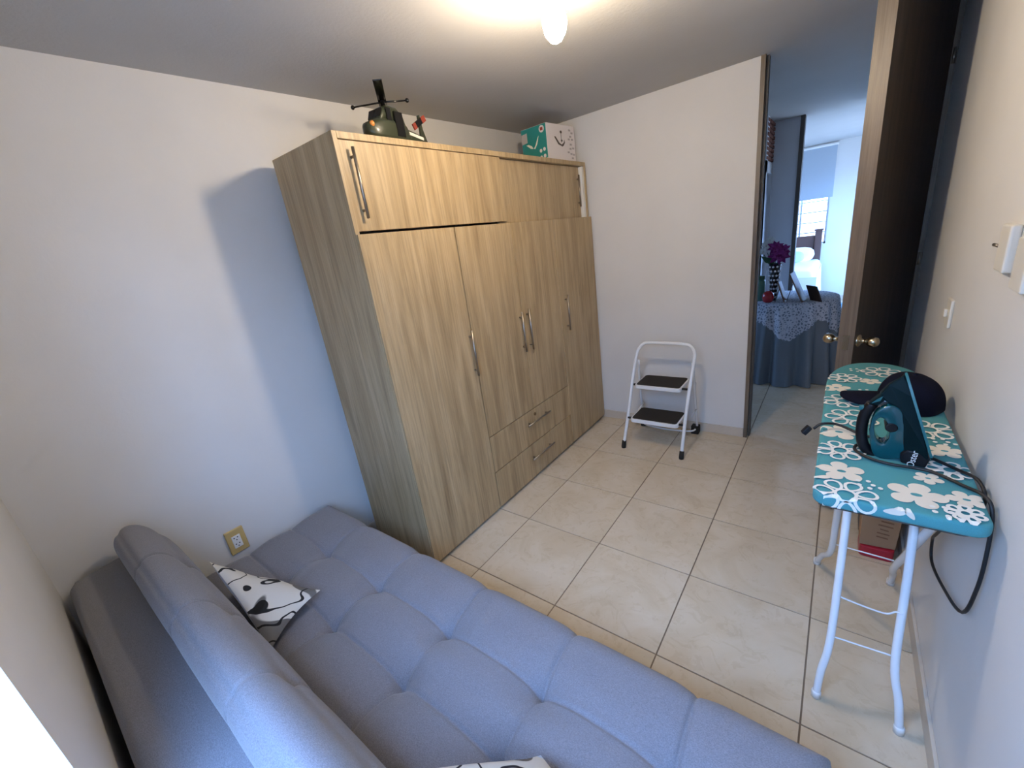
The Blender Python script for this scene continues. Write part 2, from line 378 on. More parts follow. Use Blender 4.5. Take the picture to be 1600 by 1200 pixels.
# skirting tiles
struct(MB().box(0.30, 2.93, YF - 0.022, YF, 0, 0.15).build('baseboard_far', M['skirting'], bevel=0.004))
struct(MB().box(XR - 0.022, XR, YW, 4.25, 0, 0.15).build('baseboard_right', M['skirting'], bevel=0.004))
bl = MB(); bl.add([(xl(YW) , YW, 0), (xl(YF), YF - 0.03, 0), (xl(YF) + 0.022, YF - 0.03, 0), (xl(YW) + 0.022, YW, 0),
                  (xl(YW), YW, .15), (xl(YF), YF - 0.03, .15), (xl(YF) + 0.022, YF - 0.03, .15), (xl(YW) + 0.022, YW, .15)],
                 [(0, 3, 2, 1), (4, 5, 6, 7), (0, 1, 5, 4), (1, 2, 6, 5), (2, 3, 7, 6), (3, 0, 4, 7)])
struct(bl.build('baseboard_left', M['skirting']))
# doorway lining
tr = struct(MB().box(2.935, 2.985, YF - 0.02, YF + 0.17, 0, ZC).build('trim_1', M['jamb']))
MB().box(2.985, 3.012, YF + 0.06, YF + 0.17, 0, ZC).build('door_stop', M['dark_edge'], tr)
tr2 = struct(MB().box(4.625, XR, YF + 0.0, YF + 0.17, 0, ZC).build('trim_2', M['jamb']))
# hall + bedroom shell
struct(MB().box(-3.3, 2.5, 8.45, 8.7, 0, ZC).build('wall_hall_back', M['hall_wall']))
struct(MB().box(2.38, 2.97, 9.5, 9.7, 0, ZC).build('wall_hall_panel', M['hall_wall']))
struct(MB().box(4.45, 6.4, 9.5, 9.7, 0, ZC).build('wall_hall_end', M['hall_wall']))
struct(MB().box(2.97, 3.05, 9.47, 9.72, 0, ZC).build('trim_3', M['dark_edge']))
wl = MB().box(-3.3, -3.1, YF, 8.5, 0, 2.2).box(-3.3, -3.1, YF, 8.5, 4.0, ZC).box(-3.3, -3.1, YF, 6.0, 2.2, 4.0).box(-3.3, -3.1, 7.2, 8.5, 2.2, 4.0)
struct(wl.build('wall_hall_left', M['hall_wall']))
struct(MB().box(-3.3, -0.8, YF, YF + 0.15, 0, ZC).build('wall_hall_front', M['hall_wall']))
window('window_added_living', 6.0, 7.2, 2.2, 4.0, -3.2, M['alu'], 2, 'x')  # unseen window, added and sized for the daylight in the hall
# short brick return with a painted door below it
bw = struct(MB().box(2.30, 2.48, 8.45, 9.5, 4.34, ZC).build('wall_brick', M['mortar']))
rows = 9; bh = (ZC - 4.36) / rows; brick_me = {}
for r_ in range(rows):
    y = 8.47 - (0.17 if r_ % 2 else 0.0)
    while y < 9.48:
        a, b_ = max(y, 8.46), min(y + 0.32, 9.49)
        if b_ - a > 0.05:
            k = round(b_ - a, 3)
            if k not in brick_me:
                o = MB().box(0, 0.05, 0, b_ - a, 0, bh - 0.022).build('brick', M['brick'], bw, bevel=0.008, seg=1); brick_me[k] = o.data
                o.data.transform(Matrix.Translation(Vector(bw['_o']) * S))
            else:
                o = bpy.data.objects.new('brick', brick_me[k]); col.objects.link(o); o.parent = bw
                md = o.modifiers.new('bevel', 'BEVEL'); md.width = 0.004; md.segments = 1
            o.location = (Vector((2.455 + random.uniform(0, 0.012), a, 4.36 + r_ * bh)) - Vector(bw['_o'])) * S
        y += 0.34
d2 = struct(MB().box(2.36, 2.44, 8.55, 9.42, 0.02, 4.1).build('door_2', M['door_grey'], bevel=0.01))
MB().box(2.44, 2.455, 8.72, 9.25, 2.2, 3.8).build('door_panel', M['door_grey'], d2, bevel=0.006)
MB().box(2.44, 2.455, 8.72, 9.25, 0.3, 1.9).build('door_panel', M['door_grey'], d2, bevel=0.006)
struct(MB().box(2.36, 2.5, 8.45, 8.55, 0, 4.34).box(2.36, 2.5, 9.42, 9.5, 0, 4.34).box(2.36, 2.5, 8.55, 9.42, 4.12, 4.34).build('trim_4', M['hall_wall']))
YB = 16.2
bwl = MB().box(0.9, 1.85, YB, YB + .25, 0, ZC).box(3.42, 6.2, YB, YB + .25, 0, ZC).box(1.85, 3.42, YB, YB + .25, 0, 1.98).box(1.85, 3.42, YB, YB + .25, 5.1, ZC)
struct(bwl.build('wall_bedroom_window', M['wall']))
struct(MB().box(0.9, 1.1, 8.7, YB, 0, ZC).build('wall_bedroom_left', M['wall']))
br = MB().box(6.0, 6.2, 9.7, YB, 0, 1.4).box(6.0, 6.2, 9.7, YB, 4.4, ZC).box(6.0, 6.2, 9.7, 10.7, 1.4, 4.4).box(6.0, 6.2, 15.1, YB, 1.4, 4.4)
struct(br.build('wall_bedroom_right', M['wall']))
window('window_added_bedroom', 10.7, 15.1, 1.4, 4.4, 6.1, M['alu'], 3, 'x')  # unseen side window, added for more daylight in the bedroom
w3 = window('window_3', 1.85, 3.42, 1.98, 5.1, YB + 0.14, M['alu'], 2)
for z in (2.38, 2.71, 3.05, 3.39, 3.73, 4.07, 4.41, 4.75): MB().box(1.85, 3.42, YB + 0.03, YB + 0.055, z - 0.018, z + 0.018).build('grille_bar', M['alu'], w3)
struct(MB().box(3.05, 6.0, YB - 0.02, YB, 0, 0.16).build('baseboard_bedroom', M['skirting']))

# ================================================================== wardrobe
W0, W1 = -0.24, 4.25; XB, XF = -0.545, 0.50
wd = thing('wardrobe', (0, 2.0, 0), 'large light oak wardrobe with bar handles standing against the wall', 'wardrobe')
MB().box(XB, XF + 0.03, W0, W0 + 0.045, 0, 4.48).build('side_panel', M['oak'], wd, bevel=0.003)
MB().box(XB, XF + 0.03, 4.165, 4.21, 3.66, 4.48).build('side_panel', M['oak'], wd, bevel=0.003)
MB().box(XB, XF, W1 - 0.045, W1, 0, 3.66).build('side_panel', M['oak'], wd, bevel=0.003)
MB().box(XB, XF + 0.03, W0 + 0.045, 4.165, 4.425, 4.48).build('top_panel', M['oak'], wd, bevel=0.003)
MB().box(XB, XF - 0.02, W0 + 0.045, 4.2, 3.62, 3.665).build('shelf', M['oak'], wd)
MB().box(XB, XB + 0.02, W0 + 0.045, 4.165, 0.02, 4.425).build('back_panel', M['white_inner'], wd)
MB().box(XB + 0.02, XF - 0.06, W0 + 0.045, W1 - 0.045, 0, 0.07).build('plinth', M['dark_edge'], wd)
MB().box(0.30, 0.515, 4.10, 4.164, 3.67, 4.42).build('white_filler', M['white_inner'], wd)
def bar_handle(parent, x, y, z0, z1, horiz=False, so=0.05):
    h = MB(); r = 0.014
    if not horiz:
        h.tube([(x + so, y, z0), (x + so, y, z1)], r, 10)
        for z in (z0 + 0.09 * (z1 - z0) + .02, z1 - 0.09 * (z1 - z0) - .02): h.tube([(x, y, z), (x + so, y, z)], r * 0.85, 8)
    else:
        h.tube([(x + so, z0, y), (x + so, z1, y)], r, 10)
        for z in (z0 + 0.09 * (z1 - z0) + .02, z1 - 0.09 * (z1 - z0) - .02): h.tube([(x, z, y), (x + so, z, y)], r * 0.85, 8)
    return h.build('handle', M['steel'], parent, smooth=True)
d = MB().box(XF - 0.02, XF + 0.018, W0 + 0.048, 1.99, 3.69, 4.42).build('sliding_door', M['oak'], wd, bevel=0.003); bar_handle(d, XF + 0.018, -0.095, 3.79, 4.36)
d = MB().box(XF - 0.075, XF - 0.037, 1.90, 4.09, 3.67, 4.42).build('sliding_door', M['oak'], wd, bevel=0.003); bar_handle(d, XF - 0.037, 4.03, 3.83, 4.30, so=0.035)
def front(name, y0, y1, z0, z1):
    g = 0.006
    d = MB().box(XF + 0.012, XF + 0.05, y0 + g, y1 - g, z0 + g, z1 - g).build(name, M['oak'], wd, bevel=0.004)
    return d
YS = [W0, 0.98, 2.01, 3.02, W1 + 0.02]
XD = XF + 0.05
d = front('hinged_door', YS[0], YS[1], 0.045, 3.67); bar_handle(d, XD, 0.93, 1.97, 2.52)
d = front('hinged_door', YS[1], YS[2], 1.10, 3.67); bar_handle(d, XD, 1.945, 1.98, 2.53)
d = front('hinged_door', YS[2], YS[3], 1.10, 3.67); bar_handle(d, XD, 2.115, 1.97, 2.54)
d = front('hinged_door', YS[3], YS[4], 0.045, 3.67); bar_handle(d, XD, 3.18, 1.99, 2.55)
d = front('drawer', YS[1], YS[3], 0.58, 1.10); bar_handle(d, XD, 0.92, 1.77, 2.36, True)
k = MB().tube([(XD, 2.01, 1.01), (XD + 0.014, 2.01, 1.01)], 0.024, 14).build('lock', M['brass'], d, smooth=False)
d = front('drawer', YS[1], YS[3], 0.045, 0.58); bar_handle(d, XD, 0.37, 1.78, 2.37, True)

# ================================================================== sofa
sofa = thing('sofa_bed', (1.75, -1.6, 0), 'grey heather fabric sofa bed with tufted seat and reclining back', 'sofa')
SX0, SX1, SY0, SY1 = -0.63, 4.13, -2.06, -0.66
TX = [0.18, 1.03, 1.885, 2.71, 3.50]; TY = [-1.175, -1.61]
def seat_fn(u, v):
    x = SX0 + (SX1 - SX0) * u; y = SY0 + (SY1 - SY0) * v
    e = min(x - SX0, SX1 - x, y - SY0, SY1 - y); R = 0.17
    z = 0.86
    dx = min(abs(x - t) for t in TX); dy = min(abs(y - t) for t in TY)
    rr = min(math.hypot(x - a, (y - b)) for a in TX for b in TY)
    nxt = min((abs(y - t) for t in TY)); seam = 1.0 if y > TY[0] else 0.8
    z -= seam * (0.020 * math.exp(-(dx / 0.013) ** 2) + (0.015 if y > TY[0] else 0.024) * math.exp(-(dx / 0.10) ** 2))
    z -= 0.018 * math.exp(-(dy / 0.013) ** 2) + 0.026 * math.exp(-(dy / 0.11) ** 2)
    z -= 0.05 * math.exp(-(rr / 0.05) ** 2) + 0.045 * math.exp(-(rr / 0.17) ** 2)
    z += 0.004 * math.sin(23 * x + 9 * y) * math.exp(-(rr / 0.25) ** 2)
    if e < R: z -= R - math.sqrt(max(0, R * R - (R - e) ** 2))
    if v > 0.9: y -= 0.016 * math.exp(-(dx / 0.06) ** 2) * (v - 0.9) / 0.1
    return (x, y, z)
NU, NV = 520, 150
sb = MB().grid(seat_fn, NU, NV)
c = NV + 1
rim = [j for j in range(c)] + [i * c + NV for i in range(1, NU + 1)] + [NU * c + j for j in range(NV - 1, -1, -1)] + [i * c for i in range(NU - 1, 0, -1)]
o0 = len(sb.v); sb.v += [Vector((sb.v[i].x, sb.v[i].y, 0.46)) for i in rim]; nr = len(rim)
sb.f += [(rim[i], rim[(i + 1) % nr], o0 + (i + 1) % nr, o0 + i) for i in range(nr)] + [tuple(range(o0, o0 + nr))]
seat = sb.build('seat_cushion', M['sofa'], sofa, smooth=True)
for a in TX:
    for b in TY: MB().ball((a, b, seat_fn((a - SX0) / (SX1 - SX0), (b - SY0) / (SY1 - SY0))[2] + 0.004), 0.022, 8, (1, 1, 0.5)).build('button', M['sofa'], seat, smooth=True)
MB().box(SX0 + .06, SX1 - .06, SY0 + .05, SY1 - .06, 0.22, 0.47).build('seat_frame', M['sofa'], sofa, bevel=0.03)
# back cushion : closed profile (y, z) swept along x
prof = smooth_path([(-2.06, 0, 0.74), (-2.05, 0, 0.90), (-2.035, 0, 1.10), (-2.10, 0, 1.38), (-2.19, 0, 1.565), (-2.285, 0, 1.65), (-2.375, 0, 1.63),
                    (-2.425, 0, 1.53), (-2.41, 0, 1.38), (-2.33, 0, 1.12), (-2.28, 0, 0.80), (-2.20, 0, 0.68), (-2.10, 0, 0.68)], 6)
PN = len(prof); cyp = sum(q.x for q in prof) / PN; czp = sum(q.z for q in prof) / PN
rowsB = [(-2.045, 1.13), (-2.15, 1.48)]
def back_fn(u, v):
    q = prof[int(round(v * PN)) % PN]; a = prof[(int(round(v * PN)) - 1) % PN]; b = prof[(int(round(v * PN)) + 1) % PN]
    x = SX0 + 0.01 + (SX1 - SX0 - 0.02) * u; e = min(x - SX0, SX1 - x); R = 0.15
    y, z = q.x, q.z; nx = Vector((-(b.z - a.z), (b.x - a.x)));
    if nx.length > 0: nx.normalize()
    toc = Vector((cyp - y, czp - z)).normalized()
    dx = min(abs(x - t) for t in TX)
    dep = 0.012 * math.exp(-(dx / 0.012) ** 2) + 0.004 * math.exp(-(dx / 0.13) ** 2)
    for (ry, rz) in rowsB:
        dd = math.hypot(y - ry, z - rz)
        if y > -2.3: dep += 0.015 * math.exp(-(dd / 0.05) ** 2) + 0.04 * math.exp(-((dd / 0.07) ** 2 + (dx / 0.07) ** 2))
    dep += 0.014 * math.exp(-(math.hypot(y + 2.375, z - 1.63) / 0.022) ** 2)
    if e < R: dep += (R - math.sqrt(max(0, R * R - (R - e) ** 2))) * 0.8
    return (x, y + toc.x * dep, z + toc.y * dep)
bb = MB().grid(back_fn, 460, PN, True)
bb.f += [tuple(range(PN)), tuple(range(460 * PN, 461 * PN))]
bc = bb.build('back_cushion', M['sofa'], sofa, smooth=True)
MB().prism([(-2.36, 1.385), (-2.70, 1.355), (-2.755, 1.30), (-2.765, 0.30), (-2.30, 0.30), (-2.22, 0.66)], 'x', SX0 - 0.02, SX1).build('back_frame', M['sofa'], sofa, bevel=0.025, seg=3, smooth=True)
for (x, y) in ((-0.35, -0.9), (3.85, -0.9), (-0.35, -2.4), (3.85, -2.4)):
    MB().lathe([(0.035, 0), (0.05, 0.25 if y > -1 else 0.32)], (x, y, 0), 12).build('leg', M['black_rubber'], sofa, smooth=True)

# cushions
def cushion(name, A, B, C, D, thick, label, up_hint):
    A, B, C, D = map(Vector, (A, B, C, D)); nrm = (B - D).cross(A - C).normalized()
    if nrm.dot(Vector(up_hint)) < 0: nrm = -nrm
    ctr = (A + B + C + D) / 4
    t = thing(name, tuple(ctr - Vector((0, 0, 0.15))), label, 'cushion', None)
    def face(sign):
        def fn(u, v):
            p = (A * (1 - u) + B * u) * (1 - v) + (D * (1 - u) + C * u) * v
            a = 2 * u - 1; b = 2 * v - 1
            pin = 0.10 * ((1 - a * a) * abs(b) ** 3 + (1 - b * b) * abs(a) ** 3)      # edges curve in between the corners
            p = p + (ctr - p) * pin
            h = max(0, (1 - a * a) * (1 - b * b)) ** 0.55
            wr = 0.012 * math.sin(9 * u + 4 * v) * h
            return p + nrm * (sign * (thick * h + wr) - 0.02 * (1 - h) * 0)
        return fn
    MB().grid(face(1), 28, 28).build('cover_front', M['cushion'], t, smooth=True)
    MB().grid(face(-1), 28, 28).build('cover_back', M['cushion_back'], t, smooth=True)
    return t
cushion('throw_cushion', (0.10, -2.0, 1.315), (1.05, -2.03, 0.985), (0.80, -1.53, 0.955), (0.02, -1.80, 0.90), 0.085,
        'white cushion with black line pattern slumped in the sofa corner near the outlet', (0.1, 1, 0.6))
cushion('throw_cushion', (2.62, -2.03, 1.30), (3.45, -2.02, 1.36), (3.52, -1.62, 1.0), (2.955, -1.52, 0.95), 0.07,
        'white patterned cushion at the middle of the sofa, only its tip showing', (0, 1, 0.6))

# ================================================================== step stool
st = thing('step_stool', (1.82, 3.7, 0), 'white folding two-step stool with black treads by the wall', 'step stool')
legL = [(1.355, 3.25, 0.09), (1.40, 3.47, 0.68), (1.43, 3.72, 1.36)]
fr = smooth_path([(1.358, 3.262, 0.05), (1.39, 3.43, 0.55), (1.405, 3.60, 1.02), (1.425, 3.75, 1.38)], 6)[:-1] + smooth_path(
     [(1.425, 3.75, 1.38), (1.455, 3.80, 1.53), (1.54, 3.83, 1.625), (1.66, 3.835, 1.64), (1.90, 3.835, 1.64), (2.13, 3.835, 1.635), (2.245, 3.83, 1.61), (2.315, 3.80, 1.51), (2.32, 3.75, 1.38)], 6)[:-1] + smooth_path(
     [(2.32, 3.75, 1.38), (2.30, 3.60, 1.02), (2.285, 3.42, 0.55), (2.277, 3.25, 0.05)], 6)
MB().tube(fr, 0.026, 12).build('front_frame', M['white_metal'], st, smooth=True)
for (x, y) in ((1.357, 3.256), (2.277, 3.244)):
    MB().tube([(x, y, 0), (x, y, 0.02), (x, y + 0.035, 0.115)], [0.034, 0.036, 0.034], 14).build('foot_cap', M['black_rubber'], st, smooth=True)
rf = smooth_path([(1.455, 3.79, 1.36), (1.40, 3.95, 0.8), (1.36, 4.20, 0.06)], 5)
MB().tube(rf, 0.02, 10).build('rear_leg', M['white_metal'], st, smooth=True)
rf = smooth_path([(2.29, 3.79, 1.36), (2.285, 3.95, 0.8), (2.265, 4.20, 0.06)], 5)
MB().tube(rf, 0.02, 10).build('rear_leg', M['white_metal'], st, smooth=True)
MB().tube(smooth_path([(1.37, 4.18, 0.12), (1.42, 4.08, 0.07), (1.8, 4.03, 0.06), (2.2, 4.08, 0.07), (2.26, 4.18, 0.12)], 6), 0.015, 8).build('rear_rung', M['white_metal'], st, smooth=True)
MB().box(1.32, 1.40, 4.12, 4.25, 0, 0.10).build('rear_foot', M['black_rubber'], st, bevel=0.01)
MB().box(2.18, 2.30, 4.12, 4.25, 0, 0.14).build('rear_foot', M['black_rubber'], st, bevel=0.01)
def rounded_rect(x0, x1, y0, y1, r, n=5):
    out = []
    for (cx, cy_, a0) in ((x1 - r, y1 - r, 0), (x0 + r, y1 - r, 90), (x0 + r, y0 + r, 180), (x1 - r, y0 + r, 270)):
        out += [(cx + r * math.cos(math.radians(a0 + 90 * k / n)), cy_ + r * math.sin(math.radians(a0 + 90 * k / n))) for k in range(n + 1)]
    return out
for (x0, x1, y0, y1, z) in ((1.455, 2.20, 3.32, 3.83, 0.51), (1.46, 2.185, 3.54, 4.07, 1.01)):
    s_ = MB().prism(rounded_rect(x0, x1, y0, y1, 0.06), 'z', z - 0.06, z).build('step', M['white_metal'], st, bevel=0.008)
    MB().prism(rounded_rect(x0 + .025, x1 - .025, y0 + .025, y1 - .025, 0.045), 'z', z, z + 0.008).build('tread', M['tread'], s_)
    for (xp, xq, yy) in ((1.395, x0, y0 + 0.08), (x1, 2.285, y0 + 0.08)):
        MB().tube([(xp, yy, z - 0.02), (xq, yy, z - 0.02)], 0.018, 10).build('pivot', M['black_rubber'], s_, smooth=True)
for (x, ) in ((1.42,), (2.285,)):
    for z0, y0, y1 in ((1.0, 4.0, 3.98), (0.5, 3.78, 4.06)):
        MB().tube([(x, y0, z0 - 0.03), (x, y1, z0 - 0.12 if z0 > .8 else z0 + 0.0)], 0.012, 8).build('link_bar', M['white_metal'], st, smooth=True)

# ================================================================== ironing board
ZB = 1.86
ib = thing('ironing_board', (4.28, 1.2, 0), 'ironing board with teal flower-print cover and white tube legs along the wall', 'ironing board')
def board_outline(inset=0.0, n=14):
    x0, x1, y0, y1 = 3.925 + inset, 4.625 - inset, 0.0 + inset, 2.58 - inset
    pts = []; r = 0.07
    for k in range(7): a = math.radians(180 + 90 * k / 6); pts.append((x0 + r + r * math.cos(a), y0 + r + r * math.sin(a)))
    for k in range(7): a = math.radians(270 + 90 * k / 6); pts.append((x1 - r + r * math.cos(a), y0 + r + r * math.sin(a)))
    cx, a_, b_ = (x0 + x1) / 2, (x1 - x0) / 2, 0.72
    for k in range(2 * n + 1):
        t = math.pi * k / (2 * n); cc, ss = math.cos(t), math.sin(t)
        pts.append((cx + a_ * math.copysign(abs(cc) ** 0.85, cc), (y1 - b_) + b_ * abs(ss) ** 0.9))
    return pts
cover = MB().prism(board_outline(), 'z', ZB - 0.075, ZB).build('cover', M['teal_cloth'], ib, bevel=0.02, seg=3, smooth=True)
MB().prism(board_outline(0.04), 'z', ZB - 0.10, ZB - 0.07).build('board_panel', M['grey_plastic'], ib)
out_poly = board_outline()
def inside(x, y):
    r = False; n = len(out_poly)
    for i in range(n):
        (xa, ya), (xb, yb) = out_poly[i], out_poly[(i + 1) % n]
        if (ya > y) != (yb > y) and x < (xb - xa) * (y - ya) / (yb - ya) + xa: r = not r
    return r
def drape(q):                                # lay print on the cover, wrapping it over the near and side edges
    x, y = q[0], q[1]; z = ZB + 0.0025; bx = 0.012
    lo, hi, ny = 3.925, 4.625, 0.0
    if y < ny + bx: z = ZB - min(0.073, (ny + bx - y)); y = ny - 0.0025; x = min(max(x, lo + .05), hi - .05)
    elif x < lo + bx and y < 1.8: z = ZB - min(0.073, lo + bx - x); x = lo - 0.0025; y = max(y, .06)
    elif x > hi - bx and y < 1.8: x = hi - bx
    elif not inside(x, y):
        cx, cy_ = 4.275, 1.6
        for k in range(40):
            x += (cx - x) * 0.03; y += (cy_ - y) * 0.03
            if inside(x, y): break
    return (x, y, z)
def petal_loop(cx, cy_, ang, r0_, r1, wdt, n=16):
    out = []
    for k in range(n):
        t = 2 * math.pi * k / n; a = (r0_ + r1) / 2 + (r1 - r0_) / 2 * math.cos(t); b = wdt * math.sin(t) * (0.8 + 0.25 * math.cos(t))
        out.append((cx + a * math.cos(ang) - b * math.sin(ang), cy_ + a * math.sin(ang) + b * math.cos(ang)))
    return out
def ribbon(mb, loop, wd_):
    n = len(loop); vs = []; fs = []
    for i in range(n):
        a = Vector(loop[i - 1]); b = Vector(loop[(i + 1) % n]); t = (b - a).normalized(); nn = Vector((-t.y, t.x)); c_ = Vector(loop[i])
        vs += [(*(c_ + nn * wd_ / 2), 0), (*(c_ - nn * wd_ / 2), 0)]
    for i in range(n):
        j = (i + 1) % n; fs.append((2 * i, 2 * j, 2 * j + 1, 2 * i + 1))
    mb.add(vs, fs)
def fan(mb, loop):
    n = len(loop); cx = sum(p[0] for p in loop) / n; cy_ = sum(p[1] for p in loop) / n
    mid = [((p[0] + cx) / 2, (p[1] + cy_) / 2, 0) for p in loop]
    vs = [(cx, cy_, 0)] + mid + [(*p, 0) for p in loop]
    fs = [(0, 1 + i, 1 + (i + 1) % n) for i in range(n)] + [(1 + i, 1 + n + i, 1 + n + (i + 1) % n, 1 + (i + 1) % n) for i in range(n)]
    mb.add(vs, fs)
lifts = [0.0]
def put(mb, name, mat):                      # flat print: each piece a hair above the last so none coincide
    lifts[0] += 0.00025; L = lifts[0]
    mb.v = [Vector(drape(q)) + Vector((0, 0, L + q[2])) for q in mb.v]
    mb.build(name, mat, cover, flat=True)
def filled(x, y, r, rot=0, n=5):
    mb = MB(); fan(mb, [(x + r * (.50 + .50 * abs(math.cos(n * t / 2)) ** .55) * math.cos(t + rot), y + r * (.50 + .50 * abs(math.cos(n * t / 2)) ** .55) * math.sin(t + rot)) for t in [2 * math.pi * k / 60 for k in range(60)]])
    put(mb, 'flower_print', M['cream_print'])
    c_ = MB(); fan(c_, [(x + r * .20 * math.cos(a * math.pi / 4), y + r * .13 * math.sin(a * math.pi / 4)) for a in range(8)]); put(c_, 'flower_eye', M['teal_cloth'])
def outlined(x, y, r, rot=0, n=7, wd_=0.015):
    mb = MB()
    for k in range(n):
        o_ = len(mb.v); ribbon(mb, petal_loop(x, y, rot + 2 * math.pi * k / n, r * 0.36, r, r * 0.31), wd_)
        for i in range(o_, len(mb.v)): mb.v[i].z = k * 0.00012
    o_ = len(mb.v); ribbon(mb, [(x + r * .33 * math.cos(a * math.pi / 8), y + r * .33 * math.sin(a * math.pi / 8)) for a in range(16)], wd_)
    for i in range(o_, len(mb.v)): mb.v[i].z = n * 0.00012
    put(mb, 'flower_outline_print', M['white_print'])
def dots(x, y, r=0.012):
    mb = MB()
    for (a, b) in ((-.045, .025), (0, .035), (.02, 0), (-.04, -.02), (.005, -.04), (.05, -.02)):
        fan(mb, [(x + a + r * math.cos(t * math.pi / 4), y + b + r * 1.1 * math.sin(t * math.pi / 4)) for t in range(8)])
    put(mb, 'dot_print', M['white_print'])
def leaf(x, y, L, ang):
    mb = MB(); fan(mb, petal_loop(x, y, ang, -L / 2, L / 2, L * 0.28)); put(mb, 'leaf_print', M['cream_print'])
for a in ((4.0, 1.77, 0.10, .3), (4.23, 2.0, 0.075, .9), (4.03, 0.86, 0.12, .2), (4.05, 0.30, 0.115, .5), (4.365, 0.18, 0.125, .1), (4.43, .385, .065, 1.), (4.555, 0.22, 0.08, .7), (4.54, 0.77, 0.09, .3)): filled(*a)
for a in ((4.05, 2.04, .12, 0), (4.31, 2.27, .14, .4), (4.05, 1.46, .135, .2), (4.10, 1.13, .155, .5), (4.04, 0.57, .125, .1), (4.07, 0.04, .14, .35), (4.50, 1.07, .14, 0), (4.53, 0.52, .10, .4), (4.39, 0.68, .09, .2), (4.53, 0.08, .07, .6), (4.46, 1.95, .12, .3)): outlined(*a)
for a in ((4.17, 0.19), (4.46, 0.06), (4.55, 0.90), (4.14, 2.28), (4.20, 1.72), (4.30, 1.25)): dots(*a)
leaf(3.965, 0.18, .08, .5); leaf(4.27, -0.01, .09, 0.2); leaf(4.33, -0.01, .06, 2.2)
def leg(pts, r=0.024): return MB().tube(smooth_path(pts, 7), r, 12).build('leg', M['white_metal'], ib, smooth=True)
leg([(4.075, 0.27, 0.03), (4.085, 0.285, 0.25), (4.112, 0.33, 0.50), (4.12, 0.50, 1.05), (4.125, 0.78, ZB - 0.09)])
leg([(4.522, 0.27, 0.03), (4.495, 0.29, 0.25), (4.452, 0.35, 0.50), (4.455, 0.52, 1.05), (4.46, 0.80, ZB - 0.09)])
leg([(4.012, 1.737, 0.03), (4.045, 1.56, 0.25), (4.09, 1.30, 0.52), (4.085, 0.95, 1.10), (4.07, 0.40, ZB - 0.09)])
leg([(4.56, 1.737, 0.03), (4.54, 1.56, 0.25), (4.50, 1.30, 0.52), (4.50, 0.83, 1.07), (4.50, 0.25, ZB - 0.09)])
for (x, y) in ((4.075, .27), (4.522, .27), (4.012, 1.737), (4.56, 1.737)): MB().lathe([(0.03, 0), (0.03, 0.05), (0.026, 0.06)], (x, y, 0), 12).build('foot_cap', M['white_plastic'], ib, smooth=True)
def wire(pts): MB().tube(smooth_path(pts, 5), 0.006, 6).build('wire_brace', M['white_metal'], ib, smooth=True)
wire([(4.12, 0.42, 0.86), (4.15, 0.43, .82), (4.36, .43, .80), (4.42, .43, .84), (4.455, 0.43, 0.84)])
wire([(4.11, 0.34, 0.54), (4.454, 0.36, 0.54)])
wire([(4.085, 1.22, 0.66), (4.50, 1.20, 0.66)])
MB().tube([(4.08, 0.70, 1.35), (4.50, 0.70, 1.35)], 0.008, 8).build('pivot_rod', M['white_metal'], ib, smooth=True)
MB().box(3.97, 4.05, 0.12, 0.34, ZB - 0.15, ZB - 0.09).build('catch', M['grey_plastic'], ib, bevel=0.01)

# iron -------------------------------------------------------------
irn = thing('steam_iron', (4.28, 0.60, ZB), 'glossy teal steam iron standing on its heel on the ironing board', 'iron')
IY = 0.60
def iy(mb): return mb.map(lambda q: (q.x, q.y + IY, q.z))
sole = MB()
h0, t0 = Vector((4.440, 1.935)), Vector((4.283, 2.405)); ax = (t0 - h0); Ls = ax.length; ax.normalize(); nrm2 = Vector((ax.y, -ax.x))
L1, L2 = [], []
for k in range(25):
    s_ = k / 24; wdt = 0.115 * (1 - s_ ** 2.4) ** 0.8 if s_ < 1 else 0
    wdt = wdt * (0.85 + 0.15 * min(1, s_ * 6)) + 0.003
    p_ = h0 + ax * Ls * s_; L1.append((p_, wdt))
for off in (0.0, 0.012):
    for sg in (-1, 1):
        for (p_, wdt) in (L1 if sg < 0 else L1[::-1]): sole.v.append(Vector((p_.x + nrm2.x * off, sg * wdt, p_.y + nrm2.y * off)))
sole.f += [tuple(range(50)), tuple(range(99, 49, -1))] + [(i, (i + 1) % 50, 50 + (i + 1) % 50, 50 + i) for i in range(50)]
iy(sole).build('soleplate', M['iron_light'], irn)
iy(MB().vprism([(4.44, 1.91, .10), (4.425, 1.98, .10), (4.383, 2.14, .085), (4.335, 2.28, .05), (4.285, 2.395, .008), (4.225, 2.335, .02), (4.19, 2.27, .03), (4.215, 2.235, .035), (4.275, 2.20, .045), (4.31, 2.10, .055), (4.325, 1.98, .06), (4.34, 1.91, .07)])).build('body', M['iron_dark'], irn, bevel=0.008, seg=2)
outer = [(q.x, q.z) for q in smooth_path([(4.165, 0, 2.04), (4.172, 0, 2.13), (4.20, 0, 2.19), (4.25, 0, 2.215), (4.295, 0, 2.185), (4.34, 0, 2.10), (4.372, 0, 1.99), (4.37, 0, 1.91), (4.28, 0, 1.865), (4.215, 0, 1.868), (4.185, 0, 1.92), (4.165, 0, 2.04)], 3)[:-1]]
NI = len(outer)
def inner_pt(i):
    px, pz = outer[i]; a = math.atan2((pz - 2.04) / 0.085, (px - 4.222) / 0.036)
    return (4.222 + 0.034 * math.cos(a) + 0.012 * math.sin(a) * -1, 2.045 + 0.085 * math.sin(a))
iy(MB().ring(outer, [inner_pt(i) for i in range(NI)], 0.052)).build('handle', M['iron_teal'], irn, bevel=0.012, seg=3, smooth=True)
